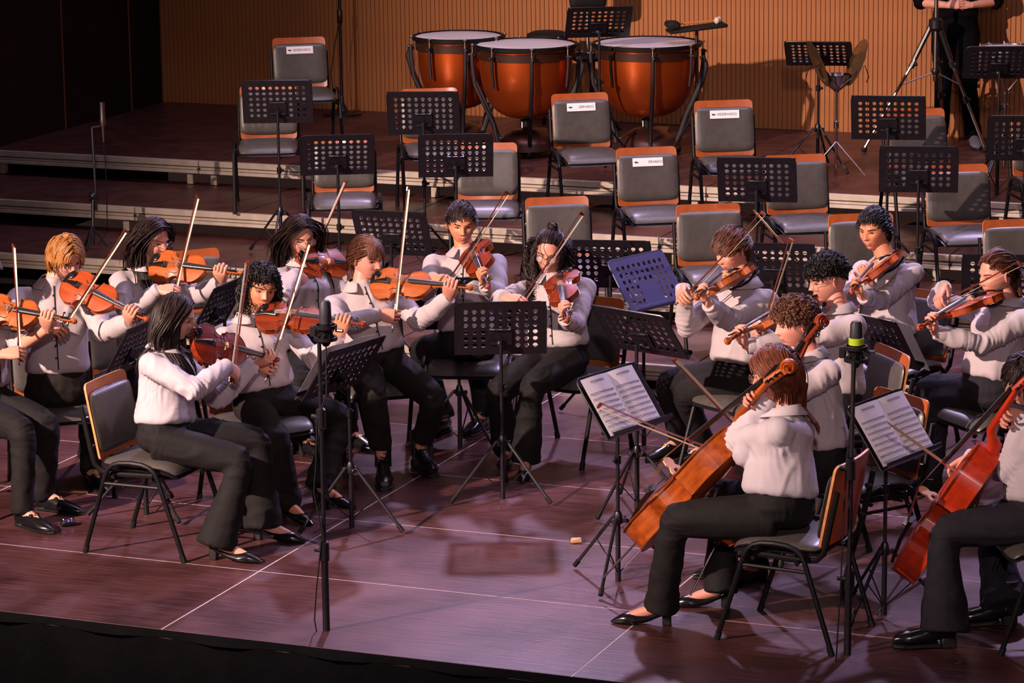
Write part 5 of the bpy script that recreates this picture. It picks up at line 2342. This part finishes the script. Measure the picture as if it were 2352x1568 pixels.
    q.add(lo + mid + fo, [(i, i + 1, N0 + 2 + i, N0 + 1 + i) for i in range(N0)] + [(N0 + 1 + i, N0 + 2 + i, 2 * N0 + 3 + i, 2 * N0 + 2 + i) for i in range(N0)])
    q.shift(base)
    cl = q.build('collar', shm, sh_o)
    md = cl.modifiers.new('thick', 'SOLIDIFY')
    md.thickness = .004
    if s.get('dark_collar'):
        q = MB()
        inn = [p.lerp(neck, .06) + tu * .002 for p in lo]
        inm = [p.lerp(neck, .06) + tu * .001 for p in mid]
        q.add(inn + inm, [(i, i + 1, N0 + 2 + i, N0 + 1 + i) for i in range(N0)])
        q.shift(base)
        q.build('collar_lining', M_collarin, cl)

    def on_shirt(t, side, out=.004):
        c = hip + tor * t
        o = c + (tf + tr * side).normalized() * .4
        hit = bvh.ray_cast(o, (c - o).normalized(), .5)
        if hit[0] is None:
            return None, None
        n = hit[1] if hit[1].dot(o - c) > 0 else -hit[1]
        return hit[0] + n * out, n
    if s.get('placket', True):
        q = MB()
        P = []
        for i in range(22):
            p, n = on_shirt(.97 - i * (.97 - hem - .04) / 21, s.get('pk', 0.), .0015)
            if p is not None:
                P.append(p)
        if len(P) > 3:
            q.tube(P, .0034, 6)
            q.shift(base)
            q.build('placket', M_collarin if s.get('dark_placket', True) else shm, sh_o)
        for i in range(6):
            p, n = on_shirt(.88 - i * .115, s.get('pk', 0.) + .06, .003)
            if p is None:
                continue
            q = MB()
            u = n.orthogonal().normalized()
            q.tube([p - n * .002, p + n * .002], .0058, 10)
            q.shift(base)
            q.build('button', M_collarin, sh_o)
    if s.get('print'):
        q = MB()
        for sd, rows in s['print']:
            for r in range(rows):
                for k in range(5):
                    p, n = on_shirt(.66 - r * .022, sd + k * .030, .0012)
                    p2, n2 = on_shirt(.66 - r * .022, sd + k * .030 + .022, .0012)
                    if p is not None and p2 is not None:
                        q.tube([p, p2], .0020, 5)
        q.shift(base)
        tag(q.build('chest_print', M_ink, sh_o), kind='stuff')
    # trousers
    mb = MB()
    R = []
    for t, w, d in ((-.16, .10, .085), (-.10, .150, .118), (0, .168, .132), (.12, .160, .126), (hem + .05, .150, .118), (hem + .09, .146, .114)):
        c = hip + tor * t
        R.append([c + tr * (w * tw * math.cos(a)) + tf * (d * tw * math.sin(a)) for a in [2 * math.pi * i / 20 for i in range(20)]])
    mb.rings(R)
    fl_r = s.get('flare', .055)
    cen = []
    for hj, kn, ank, ff, sd in legs:
        end = ank + (kn - ank).normalized() * s.get('cuffz', -.03)
        pth = bend([hj, kn, end])
        th = s.get('thigh', 1.)
        mb.tube(pth, [.094 * th, .088 * th, .078 * th, .071 * th, .069 * th, .066, .5 * (.062 + fl_r), fl_r], 16)
        cen.append((kn, .15, (ank - kn).normalized()))
        cen.append((hj, .16, (kn - hj).normalized()))
    co, no, fs = remesh(mb, .0105, 5)
    co = folds(co, no, cen, .0060, seed * 7.7, (legs[0][1] - legs[0][0]).normalized())
    co[:, 2] = np.maximum(co[:, 2], fl + .012)
    pm_ = s.get('pant', M_pant)
    link('trousers', mesh_np('trousers', co, fs, pm_, base), root)
    # shoes
    for hj, kn, ank, ff, sd in legs:
        q = MB()
        rr = V((ff.y, -ff.x, 0))
        shoe(q, frame(V((ank.x, ank.y, fl)) - ff * .035, rr, ff, up), s.get('shoe', 'loafer'))
        q.shift(base)
        q.build('shoe', [s.get('shoem', M_leather), M_sole, M_gold], root)
    # hair, glasses
    hs = dict(HS[s['hair'][0]])
    hs['col'] = hc
    ho = hair(root, base, HM, hs, bvh, seed)
    if s['hair'][0] == 'bunlong':
        q = MB()
        q.ball(HM @ V((0, -.035, .135)), .030, 14, 10, 0, Rh)
        for k in range(26):
            a = k * .9
            P = [HM @ V((.030 * math.cos(a + u * 1.4) * math.sin(.5 + u), -.035 + .030 * math.sin(a + u * 1.4) * math.sin(.5 + u), .135 + .031 * math.cos(.5 + u))) for u in (0, .4, .8, 1.2, 1.6)]
            q.tube(P, .005, 5)
        q.shift(base)
        q.build('bun', HAIR[hc], ho)
    if s['hair'][0] == 'braids':
        for sd in (-1, 1):
            q = MB()
            for st in range(3):
                P = []
                for i in range(40):
                    u = i / 39
                    ph = u * 22 + st * 2.094
                    c = HM @ V((sd * (.045 + .02 * u), -.075 - .03 * min(1, u * 3), -.02)) + V((0, 0, -.26 * max(0, u - .08)))
                    loc, nn, ii, di = bvh.find_nearest(c, .2)
                    if loc is not None and (c - loc).dot(nn) < .016:
                        c = loc + nn * .016
                    P.append(c + tr * (.011 * math.sin(ph)) + tf * (.007 * math.sin(2 * ph)))
                q.tube(P, [.009 * (1 - .45 * i / 39) for i in range(40)], 6)
            q.shift(base)
            q.build('braid', HAIR[hc], ho)
        for k in range(5):
            q = MB()
            P = [HM @ V((-.06 + .03 * k, .055 - .055 * u - .02, 0)) for u in (0,)]
            P = []
            for i in range(18):
                u = i / 17
                b = .35 + u * 1.1
                x = -.055 + .0275 * k
                y = .070 - .165 * u
                z = .114 * math.sqrt(max(0, 1 - (x / .082) ** 2 - (y / .108) ** 2)) + .012
                P.append(HM @ V((x + .002 * math.sin(i * 2.2), y, z)))
            q.tube(P, [.0075 + .0015 * math.sin(i * 2.2) for i in range(18)], 6)
            q.shift(base)
            q.build('cornrow', HAIR[hc], ho)
    if s['hair'][0] == 'bangs':
        q = MB()
        for k in range(7):
            a = math.radians(100 + k * 9)
            q.ball(HM @ V((.088 * math.sin(a), .02 - .010 * k, .095 - .022 * k)), .005, 8, 6)
        q.shift(base)
        q.build('hair_clip', M_chrome, ho)
    if s.get('glasses') is not None:
        glasses(root, base, HM, fem, s['glasses'])
    REPORT.append((seed, 'torso', round(TL, 2), 'armL', round((handL[0] - shL).length, 2), 'armR', round((handR[0] - shR).length, 2), 'legs', [round((l[2] - l[0]).length, 2) for l in legs]))
    # the player's own chair
    if s.get('chair', True):
        cdeg = s.get('cyaw', s['tyaw'])
        ff = facing(cdeg)
        c = V((hip.x, hip.y, 0)) + ff * s.get('cf', -.05)
        chair(c.x, c.y, fl, cdeg, s['clabel'], 'chairs of the seated players')
    return root


# ------------------------------------------------------------------ the players, left to right
PEOPLE = [
    dict(seed=1, label='player cut by the left picture edge, bare forearms, crossed by an upright bow', hip=(-45, 925), tyaw=58, neck=(-50, 705), head=(-42, 628), hyaw=50, hpitch=15, sc=1., short=True,
         eL=(35, 850), eR=(-70, 850), kR=(58, 1008), kL=(112, 985), aR=(52, 1165), aL=(102, 1128), fR=48, fL=62, shoe='loafer', pant=M_pant, hair=('crop', 'brown'), open=26,
         vio=dict(chin=(-45, 712), scroll=(178, 738), v='am', nu=.75, nc=.8, label='amber violin whose scroll end shows at the left picture edge', pos=.40),
         bow=dict(frog=(46, 835), tip=(30, 562), sg=1, label='upright violin bow nearest the left picture edge'), clabel='chair cut by the left picture edge under the bare-armed player'),
    dict(seed=2, label='blond boy with curtain hair in a white shirt, looking down over an orange violin', hip=(135, 893), tyaw=16, neck=(122, 660), head=(150, 590), hyaw=38, hpitch=24, sc=1.02, lid=.6,
         eL=(222, 796), eR=(0, 735), kR=(92, 940), kL=(208, 938), aR=(105, 1085), aL=(208, 1072), fL=28, fR=10, shoe='loafer', pant=M_pant2, hair=('curtain', 'blond'), dark_collar=True, open=38, print=[(-.55, 2), (.30, 2)], pk=.10,
         vio=dict(chin=(148, 648), scroll=(343, 737), v='or', nu=.60, nc=.85, nr=.1, label='bright orange violin of the blond boy', pos=.455, off=.10),
         bow=dict(frog=(126, 780), tip=(288, 528), sg=1, label='violin bow slanting up to the right from the blond boy'), clabel='chair under the blond boy'),
    dict(seed=3, label='girl with long straight dark hair and wire glasses, bow pointing steeply up', hip=(335, 830), tyaw=42, neck=(330, 622), head=(350, 549), hyaw=52, hpitch=14, fem=1, sc=.97, lid=.5,
         eL=(455, 705), eR=(298, 725), kR=(330, 900), kL=(420, 880), aR=(350, 1040), aL=(430, 1010), shoe='loafer', hair=('longd', 'dark'), glasses=1, shirt=M_shirt,
         vio=dict(chin=(345, 612), scroll=(562, 628), v='am', nu=.60, nc=.75, label='amber violin of the girl with wire glasses', pos=.43),
         bow=dict(frog=(396, 690), tip=(453, 450), sg=1, label='violin bow rising over the wire-glasses girl\'s violin'), clabel='chair under the girl with wire glasses'),
    dict(seed=5, label='player with dark curly hair staring at the viewer, violin on shoulder', hip=(608, 922), tyaw=30, neck=(575, 738), head=(598, 662), hyaw=22, hpitch=6, hroll=-8, fem=.6, sc=1., gaze=-.4, lid=.15, skin='m',
         eL=(722, 846), eR=(525, 850), kR=(622, 968), kL=(782, 938), aR=(655, 1145), aL=(735, 1110), fR=40, fL=50, shoe='pump', pant=M_pant2, flare=.085, hair=('curlyshort', 'black'), print=[(-.45, 3)], pk=.12,
         vio=dict(chin=(588, 728), scroll=(843, 745), v='br', nu=.85, nc=.55, label='dark red-brown violin of the curly-haired player', pos=.445),
         bow=dict(frog=(612, 868), tip=(709, 556), sg=1, label='violin bow crossing the dark red-brown violin'), clabel='chair under the curly-haired player'),
    dict(seed=4, label='girl nearest the front at left with very long dark hair, seen from behind her shoulder', hip=(378, 1003), tyaw=72, neck=(378, 808), head=(402, 728), hyaw=86, hpitch=14, fem=1, sc=1.02, lid=.4,
         eL=(500, 938), eR=(400, 893), kR=(560, 1038), kL=(612, 1006), aR=(500, 1240), aL=(602, 1195), fR=70, fL=72, shoe='pump', pant=M_pant, flare=.10, hair=('longd', 'dark'), glasses=1, shirt=M_shirt3, placket=False,
         vio=dict(chin=(440, 783), scroll=(642, 827), near=False, v='rd', nu=.48, nc=.9, label='red violin of the long-haired girl nearest the front', pos=.47, off=.10),
         bow=dict(frog=(534, 884), tip=(571, 600), sg=1, label='upright violin bow before the curly-haired player'), clabel='chair at front left with its charcoal back turned to the viewer', cyaw=68, cf=-.06),
    dict(seed=6, label='girl with long brown hair and thin red glasses, eyes lowered', hip=(705, 792), tyaw=44, neck=(692, 612), head=(688, 542), hyaw=28, hpitch=14, hroll=6, fem=1, sc=.97, lid=.75,
         eL=(800, 700), eR=(630, 690), kR=(690, 880), kL=(790, 870), aR=(690, 1000), aL=(800, 985), shoe='loafer', hair=('longd', 'dark'), glasses=2, print=[(.25, 2)], pk=.0,
         vio=dict(chin=(682, 602), scroll=(872, 612), near=False, v='or', nu=.5, nc=.95, label='orange violin half hidden behind the head of the girl with bangs', pos=.45),
         bow=dict(frog=(686, 668), tip=(796, 416), sg=1, label='violin bow of the girl in red glasses slanting up to the right'), clabel='chair under the girl in red glasses'),
    dict(seed=7, label='girl with brown bangs and a low ponytail, in laced ankle boots', hip=(868, 838), tyaw=24, neck=(828, 665), head=(842, 592), hyaw=46, hpitch=10, fem=1, sc=1., lid=.35, gaze=.2, skin='p',
         eL=(955, 772), eR=(792, 745), kR=(850, 888), kL=(990, 872), aR=(880, 1062), aL=(962, 1035), fR=4, fL=22, shoe='boot', pant=M_pant2, cuffz=.10, flare=.062, hair=('bangs', 'light'), dark_collar=True, open=34, pk=.05,
         vio=dict(chin=(852, 652), scroll=(1088, 661), v='am', nu=.72, nc=.72, label='amber violin of the girl with bangs', pos=.445),
         bow=dict(frog=(903, 750), tip=(937, 430), sg=1, label='nearly upright violin bow of the girl with bangs'), clabel='chair under the girl with bangs', cyaw=16),
    dict(seed=8, label='boy with short dark side-parted hair looking sideways, violin towards the viewer', hip=(1072, 792), tyaw=-6, neck=(1068, 588), head=(1060, 514), hyaw=6, hpitch=8, sc=.98, gaze=-.5, skin='m',
         eL=(1148, 700), eR=(985, 655), kR=(958, 795), kL=(1098, 835), aR=(1020, 950), aL=(1108, 945), fR=-30, fL=-25, shoe='loafer', hair=('crop', 'dark'), dark_collar=True, print=[(-.45, 3)],
         vio=dict(chin=(1088, 566), scroll=(1122, 662), v='br', nu=.42, nc=.9, nr=-.3, label='brown violin of the short-haired boy, pointing to the viewer', pos=.40),
         bow=dict(frog=(1016, 668), tip=(1164, 441), sg=1, label='violin bow slanting up right from the short-haired boy'), clabel='chair under the short-haired boy'),
    dict(seed=9, label='girl with round glasses, a hair bun and long loose curls', hip=(1285, 822), tyaw=-14, neck=(1272, 645), head=(1262, 580), hyaw=-12, hpitch=10, hroll=-6, fem=1, sc=1., lid=.4, skin='p',
         eL=(1318, 745), eR=(1128, 700), kR=(1160, 858), kL=(1222, 885), aR=(1165, 1020), aL=(1208, 1045), fR=-8, fL=-5, shoe='pump', flare=.085, hair=('bunlong', 'dark'), glasses=3,
         vio=dict(chin=(1290, 630), scroll=(1303, 740), v='br', nu=.42, nc=.9, nr=-.25, label='brown violin of the girl with a hair bun', pos=.42),
         bow=dict(frog=(1183, 714), tip=(1336, 489), sg=1, label='violin bow slanting up right from the girl with a hair bun'), clabel='chair under the girl with a hair bun', cyaw=-32, cf=-.10),
    dict(seed=10, label='boy with swept brown hair turned left behind a viola, facing the blue-lit stand', hip=(1698, 866), tyaw=-52, neck=(1712, 662), head=(1682, 576), hyaw=-52, hpitch=14, sc=1.02, lid=.7,
         eL=(1650, 768), eR=(1600, 720), kR=(1538, 880), kL=(1592, 912), aR=(1560, 1005), aL=(1620, 1020), shoe='loafer', hair=('quiff', 'brown'), placket=False,
         vio=dict(chin=(1712, 628), scroll=(1596, 684), v='am', L=.655, nu=.72, nc=-.45, nr=-.35, label='viola of the boy before the blue-lit stand', cat='viola', pos=.46, off=.07),
         bow=dict(frog=(1558, 700), tip=(1752, 488), sg=-1, label='viola bow slanting up right across the swept-haired boy\'s face'), clabel='chair under the swept-haired viola boy'),
    dict(seed=14, label='boy with short black hair turned left, gazing over his violin', hip=(2042, 800), tyaw=-46, neck=(2038, 605), head=(2008, 526), hyaw=-38, hpitch=8, sc=.98, skin='m', gaze=-.3,
         eL=(1988, 735), eR=(1950, 690), kR=(1955, 800), kL=(2000, 850), aR=(1990, 930), aL=(2010, 960), shoe='loafer', hair=('cropblack', 'black'), placket=False, blouse=1.08,
         vio=dict(chin=(2056, 592), scroll=(1953, 672), v='or', nu=.70, nc=-.35, nr=-.45, label='orange violin of the black-haired boy', pos=.47),
         hR=dict(px=(1998, 650), dir=(-.25, -.9, .1), dd=-.16, curl=[(70, 85, 50)] * 4), clabel='chair under the black-haired boy'),
    dict(seed=11, label='boy with a high mop of black curls and clear glasses, in profile to the left', hip=(1918, 938), tyaw=-72, neck=(1928, 722), head=(1902, 642), hyaw=-74, hpitch=10, sc=1.04, skin='p', lid=.4,
         eL=(1800, 850), eR=(1760, 830), kR=(1760, 960), kL=(1790, 990), aR=(1760, 1100), aL=(1790, 1120), shoe='loafer', hair=('curlytop', 'black'), glasses=1, placket=False,
         vio=dict(chin=(1872, 696), scroll=(1664, 786), v='am', L=.64, nu=.75, nc=-.30, nr=-.30, label='viola with a dark scroll jutting left over the front cellist', cat='viola', pos=.46),
         bow=dict(frog=(1736, 795), tip=(1816, 549), sg=-1, label='viola bow rising behind the wavy-haired boy'), clabel='chair under the boy with black curls'),
    dict(seed=12, label='boy with wavy brown hair in profile, a cello neck beside his head', hip=(1885, 1068), tyaw=-70, neck=(1862, 828), head=(1828, 742), hyaw=-74, hpitch=8, sc=1.02, skin='p',
         eL=(1780, 930), eR=(1790, 960), kR=(1700, 1085), kL=(1720, 1120), aR=(1700, 1270), aL=(1740, 1290), shoe='loafer', hair=('wavytop', 'brown'), placket=False,
         cel=dict(bot=(1650, 1240), scroll=(1905, 736), sd=-.14, L=1.18, near=True, v='br', nyaw=-75, nu=.5, label='cello of the wavy-haired boy, its scroll showing behind his head', hLp=(1822, 815)),
         bow=dict(frog=(1735, 1025), tip=(1546, 826), sg=-1, label='cello bow pointing up left above the front cellist\'s arm'), clabel='chair behind the front cellist with a pale blue lit seat', cyaw=-58, cf=-.22),
    dict(seed=15, label='girl with braided hair turned left, playing behind the right-edge cellist', hip=(2262, 905), tyaw=-64, neck=(2318, 706), head=(2290, 630), hyaw=-66, hpitch=8, fem=1, sc=1.0, skin='p', lid=.5, lean=.0,
         eL=(2235, 798), eR=(2180, 700), kR=(2130, 892), kL=(2158, 922), aR=(2128, 1062), aL=(2142, 1088), fR=-78, fL=-78, shoe='sneaker', shoem=M_pant, pant=M_denim, hair=('braids', 'brown'), placket=False,
         vio=dict(chin=(2294, 676), scroll=(2106, 755), v='or', nu=.72, nc=-.10, nr=-.25, label='orange violin of the girl with braids', pos=.455),
         bow=dict(frog=(2146, 702), tip=(2342, 603), sg=-1, label='violin bow across the face of the girl with braids'), clabel='chair under the girl with braids'),
    dict(seed=13, label='front cellist with red-brown hair in a low ponytail, back to the viewer', hip=(1790, 1172), tyaw=-104, neck=(1808, 960), head=(1782, 858), hyaw=-112, hpitch=12, fem=1, sc=1.08, tw=1.12, hs=1.05, skin='p',
         eL=(1668, 1050), eR=(1700, 1050), kL=(1535, 1185), kR=(1660, 1180), aL=(1520, 1385), aR=(1655, 1345), fL=-96, fR=-92, shoe='pump', pant=M_pant, flare=.080, thigh=1.08, hair=('lowpony', 'red'), glasses=1, placket=False, shirt=M_shirt3, blouse=1.05, ua=.29,
         cel=dict(bot=(1468, 1238), scroll=(1832, 846), sd=-.19, near=False, v='ce', nyaw=-117, nu=.50, label='flamed amber cello of the front cellist', hLp=(1728, 915)),
         bow=dict(frog=(1712, 1062), tip=(1376, 929), sg=1, label='cello bow in front of the white score, pointing left'), clabel='chair of the front cellist with its wooden back showing', cyaw=-118, cf=-.08),
    dict(seed=16, label='cellist cut by the right picture edge, black flared jeans and chunky heeled boot', hip=(2392, 1185), tyaw=-82, neck=(2385, 965), head=(2362, 872), hyaw=-84, hpitch=10, fem=.5, sc=1.06, tw=1.08, skin='p',
         eL=(2318, 1112), eR=(2330, 1090), kL=(2168, 1190), kR=(2270, 1190), aL=(2170, 1435), aR=(2310, 1385), fL=-88, fR=-88, shoe='boot', pant=M_denim, flare=.115, thigh=1.05, hair=('sideshort', 'dark'), glasses=1, placket=False, shirt=M_shirt3,
         cel=dict(bot=(2078, 1318), scroll=(2402, 850), zb=.21, near=True, v='cr', nyaw=-109, nu=.50, label='bright orange-red cello at the right picture edge', hLp=(2318, 962)),
         bow=dict(frog=(2205, 1090), tip=(2044, 974), sg=-1, label='cello bow across the lilac score at right'), clabel='chair cut by the right picture edge under the cellist', cyaw=-86),
    dict(seed=17, label='standing person in black with folded hands by the back wall, head above the picture', hip=(2195, 70), hz=1.58, floor=LV[4], tyaw=-8, neck=(2200, -88), head=(2200, -165), hyaw=-8, sc=1.02,
         eL=(2285, 30), eR=(2125, 20), kR=(2165, 190), kL=(2222, 200), aR=(2160, 300), aL=(2236, 305), fR=-10, fL=0, shoe='sneaker', shoem=M_knit, shirt=mat('black_tshirt', '#0a090c', .9, 0, .05), pant=mat('black_jeans', '#09080b', .9, 0, .05), hair=('crop', 'dark'), short=True, placket=False, flare=.06,
         th=.46, shn=.44, hL=dict(px=(2230, 12), dir=(-.9, -.1, .2), dd=-.10), hR=dict(px=(2175, 12), dir=(.9, -.1, .2), dd=-.12), chair=False),
]
PM = {}
for s in PEOPLE:
    if s.get('dark_collar') is None and s['seed'] in (3, 5, 6, 9):
        s['dark_collar'] = True
    if 'print' not in s and s['seed'] == 3:
        s['print'] = [(.2, 1)]
    PM[s['seed']] = person(s)

# empty chair beside the wire-glasses girl, chair seen behind the wavy-haired boy
chair(*(onz(470, 735, .46).xy), 0, 26, 'empty chair on the stage floor right of the girl with wire glasses', 'chairs of the seated players')

# a bow left resting on the stand behind the curly boy
M = ST[22][1]
a = at(1787, 547, depth(M.translation) - .06)
b = at(1890, 666, depth(M.translation) - .10)
bow(b, b + (a - b).normalized() * .60, CWH, 'thin silver bow leaning against the stand behind the boy with black curls')
for r in REPORT:
    print('REPORT', *r)
